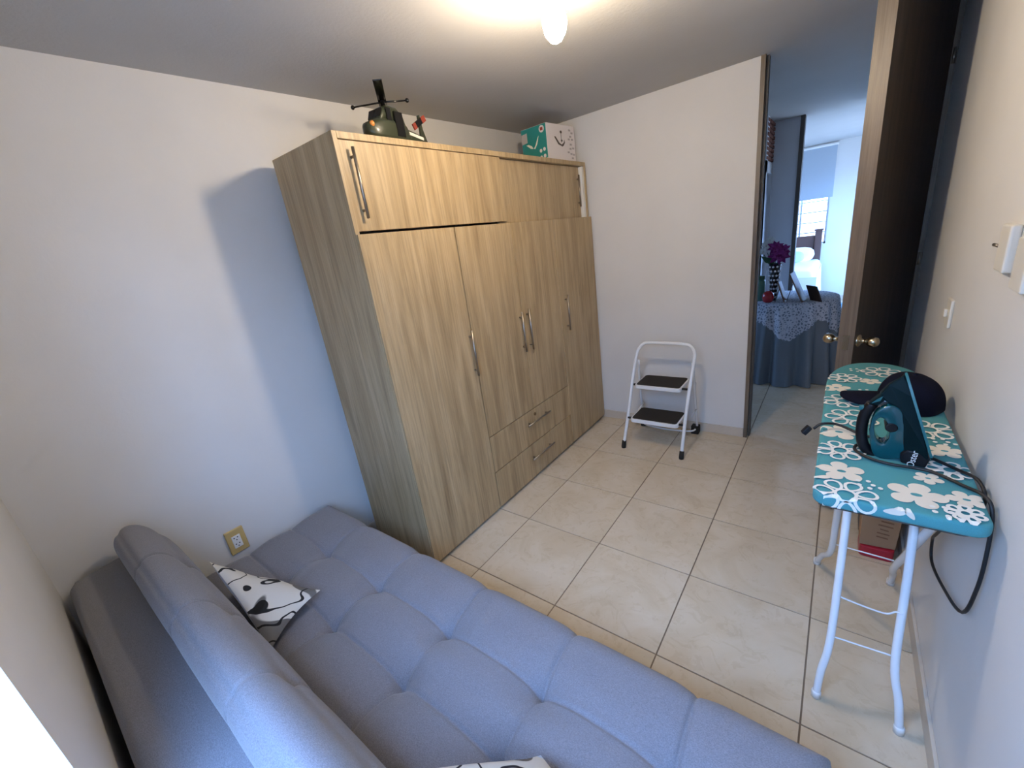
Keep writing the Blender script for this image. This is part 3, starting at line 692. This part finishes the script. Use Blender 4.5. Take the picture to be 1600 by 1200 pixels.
gp = smooth_path([(4.165, 0, 2.20), (4.138, 0, 2.13), (4.13, 0, 2.04), (4.142, 0, 1.94), (4.178, 0, 1.875), (4.22, 0, 1.865)], 5)
iy(MB().tube(gp, [0.03] * (len(gp) - 3) + [0.028, 0.024, 0.02], 12)).build('grip', M['black'], irn, smooth=True)
iy(MB().vprism([(4.145, 2.20, .03), (4.17, 2.235, .03), (4.285, 2.40, .01), (4.29, 2.37, .012), (4.24, 2.27, .03), (4.19, 2.20, .032)])).build('water_tank', M['iron_dark'], irn, bevel=0.006)
iy(MB().vprism([(4.158, 2.213, .033), (4.18, 2.24, .033), (4.205, 2.262, .033), (4.195, 2.232, .034)])).build('fill_window', M['iron_light'], irn)
iy(MB().tube([(4.105, 0, 2.165), (4.15, 0, 2.17)], 0.017, 12)).build('spray_button', M['iron_light'], irn, smooth=True)
iy(MB().vprism([(4.325, ZB + .003, .075), (4.43, ZB + .003, .10), (4.445, 1.93, .10), (4.40, 1.955, .09), (4.345, 1.955, .078), (4.318, 1.92, .072)])).build('heel', M['black'], irn, bevel=0.01)
iy(MB().tube([(4.262, -0.056, 2.075), (4.262, 0.056, 2.075)], 0.03, 16)).build('dial', M['black'], irn, smooth=False, bevel=0.006)
Mt = Matrix.Translation((4.372, IY - 0.0915, 1.908)) @ Matrix.Rotation(math.radians(-13), 4, 'Z') @ Matrix.Rotation(math.radians(90), 4, 'X') @ Matrix.Rotation(math.radians(84), 4, 'Z')
text_mesh('Oster', 0.046, M['white_plastic'], irn, Mt, 'lettering')
cord_pts = [(3.885, 0.855, 1.865), (3.93, 0.87, 1.905), (4.02, 0.90, 1.90), (4.14, 0.84, 1.878), (4.24, 0.79, 1.878), (4.36, 0.74, 1.878), (4.47, 0.62, 1.878), (4.56, 0.52, 1.878), (4.622, 0.42, 1.885), (4.645, 0.34, 1.82),
            (4.64, 0.40, 1.65), (4.60, 0.58, 1.50), (4.61, 0.90, 1.18), (4.63, 1.06, 1.02), (4.64, 1.00, 0.88), (4.64, 0.62, 0.98), (4.64, 0.22, 1.16), (4.645, 0.13, 1.40), (4.648, 0.14, 1.62), (4.645, 0.19, 1.82), (4.622, 0.25, 1.885),
            (4.55, 0.35, 1.878), (4.46, 0.44, 1.878), (4.38, 0.46, 1.878), (4.28, 0.46, 1.878), (4.18, 0.50, 1.878), (4.115, 0.58, 1.878), (4.12, 0.64, 1.885), (4.16, 0.64, 1.90), (4.20, 0.62, 1.90)]
MB().tube(smooth_path(cord_pts, 7), 0.009, 8).build('power_cord', M['cord'], irn, smooth=True)
MB().slab((3.845, 0.83, 1.81), (0.038, 0.015, 0.055), (-0.012, 0.035, 0), (-0.028, 0, 0.02)).build('plug', M['black'], irn, bevel=0.008)

# cap ---------------------------------------------------------------
cap = thing('baseball_cap', (4.44, 1.50, ZB), 'dark navy baseball cap lying on the ironing board behind the iron', 'cap')
def dome(u, v):
    a = 2 * math.pi * v; t = u * math.pi / 2
    r = math.cos(t) ** 0.75; h = math.sin(t) ** 0.9
    wob = 1 + 0.02 * math.sin(3 * a + 1) + 0.015 * math.cos(6 * a)
    return (4.445 + (0.205 if math.cos(a) < 0 else 0.18) * r * math.cos(a) * wob, 1.50 + 0.215 * r * math.sin(a) * wob, ZB + 0.004 + 0.245 * h * (1 - 0.12 * math.cos(a) * r))
cd = MB().grid(dome, 14, 36, True); cd.build('crown', M['navy'], cap, smooth=True)
MB().ball((4.445, 1.50, ZB + 0.252), 0.016, 8, (1, 1, .6)).build('top_button', M['navy'], cap, smooth=True)
def brim(side):
    def fn(u, v):
        b = 2 * v - 1; y = 1.50 + 0.19 * b
        inner = 4.445 - 0.205 * math.sqrt(max(0, 1 - (0.9 * b) ** 2)) + 0.02
        outer_ = inner - 0.235 * math.sqrt(max(0, 1 - abs(b) ** 2.6)) - 0.003
        x = inner + (outer_ - inner) * u
        return (x, y, ZB + 0.03 + 0.035 * (1 - b * b) - 0.012 * u + side * 0.006)
    return fn
bm_ = MB().grid(brim(1), 10, 24).grid(brim(-1), 10, 24); bm_.build('brim', M['navy'], cap, smooth=True)

# bag and tub under the board ------------------------------------------
bag = thing('paper_bag', (4.47, 2.25, 0), 'brown kraft paper bag with printed bars under the ironing board', 'bag')
MB().add([(4.33, 2.06, .13), (4.60, 2.09, .13), (4.60, 2.35, .13), (4.33, 2.33, .13), (4.31, 2.02, 1.0), (4.62, 2.05, 1.0), (4.62, 2.38, 1.0), (4.31, 2.36, 1.0)],
         [(0, 3, 2, 1), (0, 1, 5, 4), (1, 2, 6, 5), (2, 3, 7, 6), (3, 0, 4, 7)]).build('sack', M['kraft'], bag)
for i, (a, b) in enumerate(((.52, .78), (.50, .84), (.50, .82), (.44, .82), (.50, .72), (.44, .76), (.44, .74))):
    z = 0.54 - i * 0.046; yy = lambda x: 2.045 + 0.03 * (x - 4.32) / 0.29 - (z - .13) * 0.046 + 0.011
    xa, xb = 4.32 + a * .29, 4.32 + b * .29
    MB().add([(xa, yy(xa), z), (xb, yy(xb), z - .012), (xb, yy(xb), z - .026), (xa, yy(xa), z - .014)], [(0, 1, 2, 3)]).build('printed_bar', M['kraft_ink'], bag)
tub = thing('red_tub', (4.46, 2.2, 0), 'low red plastic tub holding the kraft paper bag on the floor', 'tub')
MB().prism(rounded_rect(4.335, 4.597, 2.045, 2.33, 0.04), 'z', 0.0, 0.125).build('tub_body', M['red_plastic'], tub, bevel=0.012)
tag(MB().prism(rounded_rect(4.34, 4.645, 2.45, 2.72, 0.03), 'z', 0, 0.34).box(4.37, 4.615, 2.48, 2.69, 0.34, 0.36).build('storage_box', M['grey_plastic'], bevel=0.01), 'dark grey box on the floor behind the red tub', 'box')

# ================================================================== things on the right wall
def plate(name, y0, y1, z0, z1, label, toggle):
    t = thing(name, (XR, (y0 + y1) / 2, z0), label, 'switch')
    MB().box(XR - 0.022, XR, y0, y1, z0, z1).build('cover_plate', M['ivory'], t, bevel=0.008, seg=3)
    for z in toggle: MB().box(XR - 0.045, XR - 0.022, (y0 + y1) / 2 - 0.02, (y0 + y1) / 2 + 0.02, z - 0.03, z + 0.03).build('toggle', M['ivory'], t, bevel=0.006)
    return t
plate('light_switch', 2.12, 2.28, 2.31, 2.53, 'ivory light switch plate with one toggle above the ironing board', [2.42])
t = thing('wall_box', (XR, 1.0, 2.9), 'ivory wall box with a small metal stem high on the wall', 'wall box')
MB().box(XR - 0.045, XR, 0.90, 1.08, 2.90, 3.15).build('box_cover', M['ivory'], t, bevel=0.012, seg=3)
MB().tube([(XR - 0.04, 1.08, 3.03), (XR - 0.05, 1.13, 3.035)], 0.009, 8).build('stem', M['steel'], t, smooth=True)
t = thing('wall_plate', (XR, 0.72, 2.85), 'ivory wall plate beside the box with the stem', 'wall plate')
MB().box(XR - 0.03, XR, 0.60, 0.80, 2.84, 3.10).build('cover_plate', M['ivory'], t, bevel=0.01, seg=3)
# outlet on left wall
xo = xl(-1.6)
t = thing('wall_outlet', (xo, -1.61, 0.76), 'beige framed power outlet low on the wall behind the sofa', 'outlet')
MB().box(xo - 0.01, xo + 0.022, -1.695, -1.525, 0.765, 1.03).build('frame', M['gold_plate'], t, bevel=0.008, seg=3)
MB().box(xo + 0.02, xo + 0.028, -1.652, -1.572, 0.825, 0.965).build('socket_module', M['white_plastic'], t, bevel=0.004)
for z in (0.86, 0.93):
    for dy, dz in ((-0.018, .012), (0.014, .012), (0, -.014)): MB().tube([(xo + 0.027, -1.612 + dy, z + dz), (xo + 0.0295, -1.612 + dy, z + dz)], 0.006, 8).build('socket_hole', M['black'], t)

# ================================================================== open door
H = Vector((4.635, 4.33)); E = Vector((4.108, 2.74)); dd = (E - H); dl = dd.length; dd.normalize(); nn = Vector((dd.y, -dd.x))   # nn points to the hall side
if nn.x > 0: nn = -nn
TH = 0.135
d1 = struct(MB().slab((H.x, H.y, 0.02), (dd.x * dl, dd.y * dl, 0), (nn.x * TH, nn.y * TH, 0), (0, 0, ZC - 0.05)).build('door_1', M['walnut'], bevel=0.004))
d1['label'] = 'dark walnut door standing open beside the right wall'
ev = E + dd * 0.003
MB().slab((E.x, E.y, 0.02), (dd.x * 0.004, dd.y * 0.004, 0), (nn.x * TH, nn.y * TH, 0), (0, 0, ZC - 0.05)).build('edge_band', M['walnut_edge'], d1)
ec = E + nn * TH / 2
MB().slab((ec.x - nn.x * .028, ec.y - nn.y * .028, 1.93), (dd.x * .009, dd.y * .009, 0), (nn.x * .056, nn.y * .056, 0), (0, 0, 0.15)).build('latch_plate', M['brass'], d1)
kc = E - dd * 0.11
def knob(side, name):
    b = kc + (nn * TH if side > 0 else Vector((0, 0))); o = nn * side
    prof_ = [(0.065, 0.0), (0.065, 0.012), (0.05, 0.02), (0.024, 0.028), (0.022, 0.06), (0.034, 0.075), (0.05, 0.10), (0.052, 0.135), (0.04, 0.16), (0.02, 0.17), (0.004, 0.171)]
    ux = Vector((o.x, o.y, 0)); vx = Vector((dd.x, dd.y, 0)); wz = Vector((0, 0, 1)); mb = MB(); nseg = 20
    mb.v = [Vector((b.x, b.y, 2.005)) + ux * h_ + (vx * math.cos(2 * math.pi * k / nseg) + wz * math.sin(2 * math.pi * k / nseg)) * r_ for r_, h_ in prof_ for k in range(nseg)]
    mb.f = [(i * nseg + k, i * nseg + (k + 1) % nseg, (i + 1) * nseg + (k + 1) % nseg, (i + 1) * nseg + k) for i in range(len(prof_) - 1) for k in range(nseg)] + [tuple(range((len(prof_) - 1) * nseg, len(prof_) * nseg))]
    mb.build(name, M['brass'], d1, smooth=True)
knob(1, 'door_knob'); knob(-1, 'door_knob')
for z in (0.6, 2.62, 4.6): MB().tube([(H.x + 0.012, H.y - 0.03, z - .07), (H.x + 0.012, H.y - 0.03, z + .07)], 0.014, 8).build('hinge', M['steel'], d1, smooth=True)

# ================================================================== ceiling bulb
LB = (2.2, 0.60)
lamp = thing('ceiling_bulb', (LB[0], LB[1], 4.69), 'bare lit light bulb in a white ceiling socket', 'light bulb')
MB().lathe([(0.003, 0), (0.04, 0.018), (0.072, 0.06), (0.085, 0.115), (0.08, 0.165), (0.045, 0.225), (0.034, 0.25)], (LB[0], LB[1], 4.69), 20).build('bulb', M['bulb'], lamp, smooth=True)
MB().lathe([(0.034, 0), (0.045, 0.01), (0.05, 0.10), (0.10, 0.16), (0.12, 0.2)], (LB[0], LB[1], 4.94), 24).build('socket', M['socket'], lamp, smooth=True)

# ================================================================== toy helicopter
hc = thing('toy_helicopter', (0.27, 0.56, 4.48), 'olive green toy army helicopter parked on the wardrobe top', 'toy')
hd = Vector((0.14, -0.990)); hs = Vector((0.990, 0.14))       # forward, and its left-hand side seen from the camera
def hx(mb): return mb.map(lambda q: (0.27 + hd.x * q.x + hs.x * q.y, 0.56 + hd.y * q.x + hs.y * q.y, 4.48 + q.z))
secs = [(0.285, .09, .14, .03), (0.26, .05, .175, .065), (0.20, .025, .20, .095), (0.12, .015, .225, .11), (0.02, .012, .23, .115), (-0.12, .015, .23, .11), (-0.22, .03, .21, .085), (-0.29, .06, .165, .045)]
def loft(secs, n=20):
    mb = MB()
    for (x, zb, zt, hw) in secs:
        for k in range(n):
            a = 2 * math.pi * k / n; c_, s_ = math.cos(a), math.sin(a)
            mb.v.append(Vector((x, hw * math.copysign(abs(c_) ** .6, c_), (zb + zt) / 2 + (zt - zb) / 2 * math.copysign(abs(s_) ** .6, s_))))
    for i in range(len(secs) - 1):
        mb.f += [(i * n + k, i * n + (k + 1) % n, (i + 1) * n + (k + 1) % n, (i + 1) * n + k) for k in range(n)]
    mb.f += [tuple(range(n)), tuple(range((len(secs) - 1) * n, len(secs) * n))]
    return mb
hx(loft(secs)).build('fuselage', M['olive'], hc, smooth=True)
hx(loft([(0.15, .19, .22, .085), (0.10, .19, .31, .09), (0.02, .19, .345, .095), (-0.10, .19, .345, .09), (-0.19, .19, .29, .07), (-0.24, .16, .20, .05)])).build('cabin', M['olive'], hc, smooth=True)
for s_ in (-1, 1):
    hx(MB().slab((0.135, 0.004 * s_, .222), (0.0, 0.076 * s_, 0), (-0.034, 0, 0.075), (0.012, 0, 0.006))).build('windscreen', M['dark_window'], hc)
    hx(MB().slab((0.075, .094 * s_, .20), (-0.06, 0, 0), (0, 0, .105), (0, .009 * s_, 0))).build('side_window', M['dark_window'], hc)
    hx(MB().slab((-0.02, .094 * s_, .07), (-0.11, 0, 0), (0, -0.004 * s_, .215), (0, .025 * s_, 0))).build('door_opening', M['dark_window'], hc)
    hx(MB().tube([(0.2, .07 * s_, .008), (-0.2, .07 * s_, .008)], 0.009, 8)).build('skid', M['dark_window'], hc, smooth=True)
hx(MB().ball((0.245, 0.055, .15), 0.028, 10, (.8, 1, 1))).build('headlamp', M['orange_lamp'], hc, smooth=True)
hx(loft([(-0.22, .06, .19, .05), (-0.40, .07, .17, .035), (-0.58, .08, .135, .02)], 12)).build('tail_boom', M['olive'], hc, smooth=True)
hx(MB().prism([(-0.50, .08), (-0.605, .075), (-0.60, .11), (-0.555, .22), (-0.535, .36), (-0.51, .35), (-0.51, .22)], 'y', -0.012, 0.012)).build('tail_fin', M['olive'], hc, bevel=0.003)
tr_ = hx(MB().slab((-0.545, .02, .275), (.13, 0, -.075), (.03, 0, .05), (0, .012, 0))).build('tail_rotor', M['dark_window'], hc)
hx(MB().slab((-0.445, .018, .217), (.045, 0, -.026), (.03, 0, .05), (0, .016, 0))).build('rotor_stripe', M['red_paint'], tr_)
hx(MB().slab((-0.61, .02, .31), (.06, 0, -.035), (.03, 0, .05), (0, .013, 0))).build('rotor_stripe', M['red_paint'], tr_)
hx(MB().slab((-0.27, .047, .128), (-.25, -.022, -.02), (0, 0, .028), (0, .003, 0))).build('white_marking', M['white_print'], hc)
HUB = Vector((0.255, 0.585, 4.865))
rt_ = MB().lathe([(.022, -.06), (.022, .01), (.03, .012), (.03, .035), (.01, .04)], tuple(HUB), 12).build('mast', M['dark_window'], hc, smooth=True)
bd = (Vector((0.64, 0.25, 4.87)) - HUB); bd.z = 0; bl_ = bd.length; bd.normalize(); bs = Vector((-bd.y, bd.x, 0))
for sg in (1, -0.9): MB().slab(HUB - bs * .04 + Vector((0, 0, .012)), bd * bl_ * sg, bs * .08, (0, 0, .01)).build('rotor_blade', M['dark_window'], hc, bevel=0.004)
e1, e2 = Vector((0.0, 0.42, 4.87)), Vector((0.405, 0.77, 4.87))
stb = MB().tube([e1, HUB + Vector((0, 0, .005)), e2], 0.008, 8); stb.ball(e1, .02, 8); stb.ball(e2, .02, 8); stb.build('stabiliser_bar', M['dark_window'], hc, smooth=True)

# ================================================================== lamp carton on the wardrobe
ct = thing('lamp_carton', (0.2, 3.6, 4.48), 'teal and white printed lamp carton on the wardrobe top', 'box')
c0 = Vector((0.42, 3.30, 4.48)); cw = Vector((0.07, 0.70, 0)); ct_ = Vector((-0.45, 0.02, 0)); chh = Vector((0, 0, 0.49))
MB().slab(c0, cw, ct_, chh).build('carton_body', M['carton_white'], ct, bevel=0.003)
nT = Vector((0, -1, 0)); nW = Vector((0.995, -0.1, 0))
def decal(name, mat, org, ua, va, na, polys, lift=0.003, par=None):
    mb = MB()
    for pl in polys:
        vs = [org + ua * a + va * b + na * lift for a, b in pl] + [org + ua * a + va * b + na * (lift - 0.002) for a, b in pl]; n_ = len(pl)
        mb.add(vs, [tuple(range(n_)), tuple(range(2 * n_ - 1, n_ - 1, -1))] + [(i, (i + 1) % n_, n_ + (i + 1) % n_, n_ + i) for i in range(n_)])
    return mb.build(name, mat, par or ct)
def disc(a, b, r, rv=None, n=14): return [(a + r * math.cos(2 * math.pi * k / n), b + (rv or r) * math.sin(2 * math.pi * k / n)) for k in range(n)]
oT, uT, vT = c0, ct_, chh        # u from the shared edge to the left, v up
decal('teal_panel', M['carton_teal'], oT, uT, vT, nT, [[(0.01, .10), (0.40, .02), (.99, .02), (.99, .99), (.01, .99)]], 0.003)
decal('round_badge', M['carton_white'], oT, uT, vT, nT, [disc(.17, .87, .10, .095)], 0.006)
decal('badge_mark', M['red_paint'], oT, uT, vT, nT, [[(.12, .83), (.22, .83), (.22, .91), (.12, .91)]], 0.009)
decal('icon_dots', M['carton_white'], oT, uT, vT, nT, [disc(.12, .33, .05), disc(.26, .31, .05), disc(.12, .15, .05), disc(.26, .13, .05)], 0.006)
decal('lamp_picture', M['cream_print'], oT, uT, vT, nT, [[(.53, .42), (.45, .50), (.34, .68), (.30, .72), (.38, .52), (.48, .40)], [(.55, .42), (.65, .44), (.82, .56), (.72, .56), (.60, .50)]], 0.006)
decal('corner_picture', M['pale_ink'], oT, uT, vT, nT, [[(.76, .62), (.99, .60), (.99, .86), (.76, .88)]], 0.006)
decal('lamp_drawing', M['ink'], c0, cw, chh, nW, [disc(.50, .80, .035, .04), [(.494, .80), (.506, .80), (.506, .52), (.494, .52)], disc(.51, .57, .03, .03), [(.25, .66), (.30, .66), (.42, .50), (.50, .46), (.50, .42), (.38, .46)], [(.50, .46), (.58, .52), (.60, .60), (.62, .52), (.56, .43), (.50, .40)]], 0.003)
for a, b in ((.78, .85), (.86, .78), (.80, .68), (.74, .60), (.86, .60), (.80, .46), (.78, .34), (.88, .36), (.70, .24), (.80, .20), (.89, .18), (.84, .08)): decal('printed_note', M['pale_ink'], c0, cw, chh, nW, [[(a, b), (a + .07, b), (a + .07, b + .05), (a, b + .05)]], 0.003)

# ================================================================== hall : table and things on it
TC = Vector((3.14, 7.66)); TR = 0.80; TZ = 1.62
tb = thing('round_table', (TC.x, TC.y, 0), 'small round side table hidden under a cloth in the hall', 'table')
MB().lathe([(TR - .02, 0), (TR - .02, 0.05)], (TC.x, TC.y, TZ - .06), 40).build('table_top', M['bed_wood'], tb)
MB().lathe([(.30, 0), (.30, .04), (.06, .10), (.06, TZ - .06)], (TC.x, TC.y, 0), 20).build('pedestal', M['bed_wood'], tb, smooth=True)
fph = [random.uniform(-.5, .5) for _ in range(40)]
def skirt(u, v, rad=False):
    a = 2 * math.pi * v; dn = u
    f1 = math.sin(15 * a + 1.2 * math.sin(2 * a + .6)); f2 = math.sin(23 * a + 2 * math.sin(3 * a)); amp = 0.11 * dn ** 0.7
    r = TR + 0.012 + 0.10 * dn + amp * (f1 * .75 + f2 * .35)
    if rad: return r
    return (TC.x + r * math.cos(a), TC.y + r * math.sin(a), TZ - (TZ - 0.012) * u)
sk = MB().grid(skirt, 14, 300, True); o0 = len(sk.v); sk.v.append(Vector((TC.x, TC.y, TZ + .004))); sk.f += [(o0, j, (j + 1) % 300) for j in range(300)]
tag(sk.build('tablecloth', M['blue_satin'], smooth=True), 'floor-length blue grey cloth hanging in folds over the hall table', 'tablecloth')
def lace(u, v):
    a = 2 * math.pi * v; L = 0.50 + 0.17 * math.sin(5 * a + 2.6) + 0.03 * abs(math.sin(30 * a))
    r = skirt(L * u / TZ, v, True) + 0.016
    return (TC.x + r * math.cos(a), TC.y + r * math.sin(a), TZ + .012 - L * u)
lc = MB().grid(lace, 10, 300, True); o0 = len(lc.v); lc.v.append(Vector((TC.x, TC.y, TZ + .014))); lc.f += [(o0, j, (j + 1) % 300) for j in range(300)]
tag(lc.build('lace_overlay', M['lace'], smooth=True), 'white lace topper with scalloped edge on the hall table', 'tablecloth')
ZT = TZ + 0.016
vs_ = thing('vase', (2.90, 7.32, ZT), 'tall black vase with silver dots holding purple and white flowers', 'vase')
vp = [(0.062, 0), (0.065, .06), (0.07, .25), (0.085, .50), (0.105, .72), (0.098, .72), (0.05, .5)]
MB().lathe(vp, (2.90, 7.32, ZT), 24).build('vase_body', M['vase'], vs_, smooth=True)
for i in range(8):
    z = .07 + i * .085; r = .065 + max(0, z - .2) * .07
    for k in range(9):
        a = 2 * math.pi * (k + .5 * (i % 2)) / 9; MB().ball((2.90 + r * math.cos(a), 7.32 + r * math.sin(a), ZT + z), .021, 6).build('silver_dot', M['mirror_dot'], vs_)
def flower(c, r, mat, seed, label, tilt=(0.2, -1, .4)):
    rnd = random.Random(seed); mb = MB(); ax_ = Vector(tilt).normalized(); u_ = ax_.orthogonal().normalized(); v_ = ax_.cross(u_)
    for ringi, (nr_, rr, lift) in enumerate(((9, 1.0, .0), (8, .75, .25), (6, .45, .42))):
        for k in range(nr_):
            a = 2 * math.pi * (k + .5 * ringi) / nr_ + rnd.uniform(-.15, .15); d_ = u_ * math.cos(a) + v_ * math.sin(a); t_ = ax_.cross(d_)
            L = r * rr * rnd.uniform(.85, 1.1); b0 = Vector(c) + ax_ * r * lift * .3
            p1 = b0 + d_ * L * .55 + ax_ * L * (.25 + lift); p2 = b0 + d_ * L + ax_ * L * (.12 + lift)
            mb.add([b0, p1 - t_ * L * .24, p1 + t_ * L * .24, p2, b0 - ax_ * .01, p1 - t_ * L * .22 - ax_ * .012, p1 + t_ * L * .22 - ax_ * .012, p2 - ax_ * .008],
                   [(0, 1, 3, 2), (4, 6, 7, 5), (0, 4, 5, 1), (1, 5, 7, 3), (3, 7, 6, 2), (2, 6, 4, 0)])
    mb.build('blossom', mat, vs_, label=label)
flower((2.97, 7.24, 2.50), .19, M['purple'], 1, 'purple blossom'); flower((2.90, 7.25, 2.66), .15, M['purple'], 2, 'purple blossom'); flower((3.02, 7.28, 2.60), .14, M['purple'], 5, 'purple blossom')
flower((2.74, 7.28, 2.72), .11, M['white_petal'], 3, 'white blossom'); flower((2.70, 7.30, 2.60), .10, M['white_petal'], 4, 'white blossom'); flower((2.80, 7.30, 2.80), .09, M['white_petal'], 6, 'white blossom')
for (a, b, c_) in ((2.97, 7.26, 2.46), (2.90, 7.27, 2.6), (2.74, 7.3, 2.68), (2.70, 7.31, 2.55)):
    MB().tube(smooth_path([(2.90, 7.32, ZT + .6), ((2.9 + a) / 2, 7.31, 2.36), (a, b, c_)], 4), .008, 6).build('stem', M['leaf'], vs_, smooth=True)
for k, (a, b, c_) in enumerate(((2.72, 7.22, 2.48), (2.80, 7.2, 2.44), (2.82, 7.24, 2.56), (2.68, 7.3, 2.5))):
    d_ = Vector((a - 2.88, b - 7.32, c_ - 2.34)); L = d_.length; d_.normalize(); s_ = d_.cross(Vector((0, 1, .3))).normalized()
    p0 = Vector((2.88, 7.32, 2.34)); MB().add([p0, p0 + d_ * L * .6 + s_ * .055, p0 + d_ * L * 1.15, p0 + d_ * L * .6 - s_ * .055, p0 + Vector((0, .006, 0)), p0 + d_ * L * .6 + s_ * .05 + Vector((0, .008, 0)), p0 + d_ * L * 1.1 + Vector((0, .008, 0)), p0 + d_ * L * .6 - s_ * .05 + Vector((0, .008, 0))],
        [(0, 1, 2, 3), (4, 7, 6, 5), (0, 4, 5, 1), (1, 5, 6, 2), (2, 6, 7, 3), (3, 7, 4, 0)]).build('leaf', M['leaf'], vs_)
cn = thing('candle_jar', (2.84, 7.10, ZT), 'round red glass candle jar on the hall table', 'candle jar')
MB().lathe([(.055, 0), (.09, .03), (.105, .10), (.095, .17), (.06, .215), (.05, .215), (.05, .19)], (2.84, 7.10, ZT), 20).build('jar', M['red_glass'], cn, smooth=True)
MB().lathe([(.06, 0), (.064, .006), (.06, .014)], (2.84, 7.10, ZT + .0), 20).build('base_ring', M['steel'], cn, smooth=True)
gj = thing('green_jar', (2.66, 7.34, ZT), 'pale green jar with a dark lid on the hall table', 'jar')
MB().lathe([(.085, 0), (.095, .02), (.095, .38), (.075, .43)], (2.66, 7.34, ZT), 20).build('jar_body', M['green_glass'], gj, smooth=True)
MB().lathe([(.085, 0), (.085, .06)], (2.66, 7.34, ZT + .43), 20).build('lid', M['leaf'], gj, bevel=.008)
def photo_frame(bot, top, wdir, wid, label, thick=.025, mat='frame_wood', strut=True):
    B_, T_, wv = Vector(bot), Vector(top), Vector(wdir).normalized() * wid; l_ = T_ - B_; nv = l_.cross(wv).normalized() * thick
    if nv.z > 0: nv = -nv                     # away from the picture side
    t = thing('photo_frame', tuple(B_), label, 'photo frame')
    lift = Vector((0, 0, max(0, -min(0, nv.z))))
    MB().slab(B_ + lift, wv, l_, nv).build('frame', M[mat], t, bevel=.004)
    MB().slab(B_ + lift + wv * .08 + l_ * .06 + nv, wv * .84, l_ * .88, nv * .25).build('backing', M['frame_back'], t)
    mid = B_ + lift + wv * .5 + l_ * .72 + nv * 1.2; ft = Vector((mid.x, mid.y, ZT)) + Vector((nv.x, nv.y, 0)).normalized() * (l_.length * .16)
    MB().slab(mid - wv.normalized() * .03, wv.normalized() * .06, ft - mid, nv * .25).build('easel_strut', M['frame_back'], t)
    return t
photo_frame((3.135, 7.06, ZT), (3.005, 7.03, 2.03), (0.15, 1, 0), .18, 'narrow brown photo frame leaning back beside the dotted vase')
photo_frame((3.42, 6.98, ZT), (3.185, 7.02, 2.17), (.12, 1, 0), .36, 'tallest photo frame with brown edge on the hall table')
photo_frame((3.70, 7.00, ZT), (3.60, 7.16, 1.90), (-.55, .75, .0), .30, 'small dark photo frame near the table edge, seen from behind', mat='frame_back')

# ================================================================== bedroom
bed = thing('bed', (2.5, 13.8, 0), 'bed with white bedding and dark wooden headboard under the far window', 'bed')
hb = MB().box(1.5, 3.12, 15.92, 16.0, .6, 2.30).build('headboard', M['bed_wood'], bed, bevel=.02)
for x in (1.42, 3.12):
    MB().box(x, x + .2, 15.86, 16.06, 0, 2.46).box(x - .03, x + .23, 15.83, 16.09, 2.44, 2.50).build('bed_post', M['bed_wood'], bed, bevel=.015)
def matt(u, v):
    x = 1.45 + 1.93 * u; y = 12.55 + 3.3 * v; e = min(x - 1.45, 3.38 - x, y - 12.55); R = .2
    return (x, y, 1.50 - (R - math.sqrt(max(0, R * R - (R - min(e, R)) ** 2))) + .02 * math.sin(5 * x) * math.sin(3 * y))
mb = MB().grid(matt, 30, 30); mb.build('duvet', M['bed_white'], bed, smooth=True)
MB().box(1.5, 3.33, 12.6, 15.85, .35, 1.32).build('mattress', M['bed_white'], bed, bevel=.08, seg=3)
def sidedrape(u, v):
    y = 12.58 + 3.2 * u; z = 1.34 - 1.05 * v
    return (3.385 + .05 * v + .03 * math.sin(7 * y) * v, y, z)
MB().grid(sidedrape, 40, 8).build('bedspread_side', M['bed_white'], bed, smooth=True)
def footdrape(u, v):
    x = 1.45 + 1.95 * u; z = 1.34 - 1.05 * v
    return (x, 12.545 - .05 * v - .03 * math.sin(8 * x) * v, z)
MB().grid(footdrape, 30, 8).build('bedspread_foot', M['bed_white'], bed, smooth=True)
MB().box(1.5, 3.3, 12.7, 15.8, 0.02, .36).build('bed_base', M['bed_wood'], bed)
pw = MB().ball((0, 0, 0), 1.0, 14).map(lambda q: (2.72 + .46 * math.copysign(abs(q.x) ** .6, q.x), 15.30 + .34 * math.copysign(abs(q.y) ** .7, q.y) , 1.73 + .15 * q.z + .18 * q.y))
tag(pw.build('bed_pillow', M['bed_white'], smooth=True), 'white pillow resting against the dark headboard', 'pillow')
pw = MB().ball((0, 0, 0), 1.0, 14).map(lambda q: (2.52 + .40 * math.copysign(abs(q.x) ** .6, q.x), 14.86 + .12 * q.y, 1.72 + .17 * math.copysign(abs(q.z) ** .7, q.z) + .05 * q.y))
tag(pw.build('bed_pillow', M['bed_blue'], smooth=True), 'pale blue small pillow in front of the white pillow', 'pillow')
tag(MB().box(3.55, 4.4, 13.9, 15.5, 0.001, .025).build('rug', M['rug'], bevel=.008), 'blue rug on the bedroom floor beside the bed', 'rug')
bld = thing('roller_blind', (2.65, YB, 3.49), 'grey roller blind pulled half down over the bedroom window', 'blind')
MB().box(1.78, 3.49, YB - .045, YB - .03, 3.49, 5.05).build('blind_cloth', M['blind'], bld)
MB().tube([(1.76, YB - .05, 5.08), (3.52, YB - .05, 5.08)], .045, 12).build('roller', M['white_plastic'], bld, smooth=True)
MB().box(1.78, 3.49, YB - .055, YB - .02, 3.47, 3.50).build('bottom_bar', M['blind'], bld)

for o in bpy.data.objects:
    if '_o' in o: del o['_o']
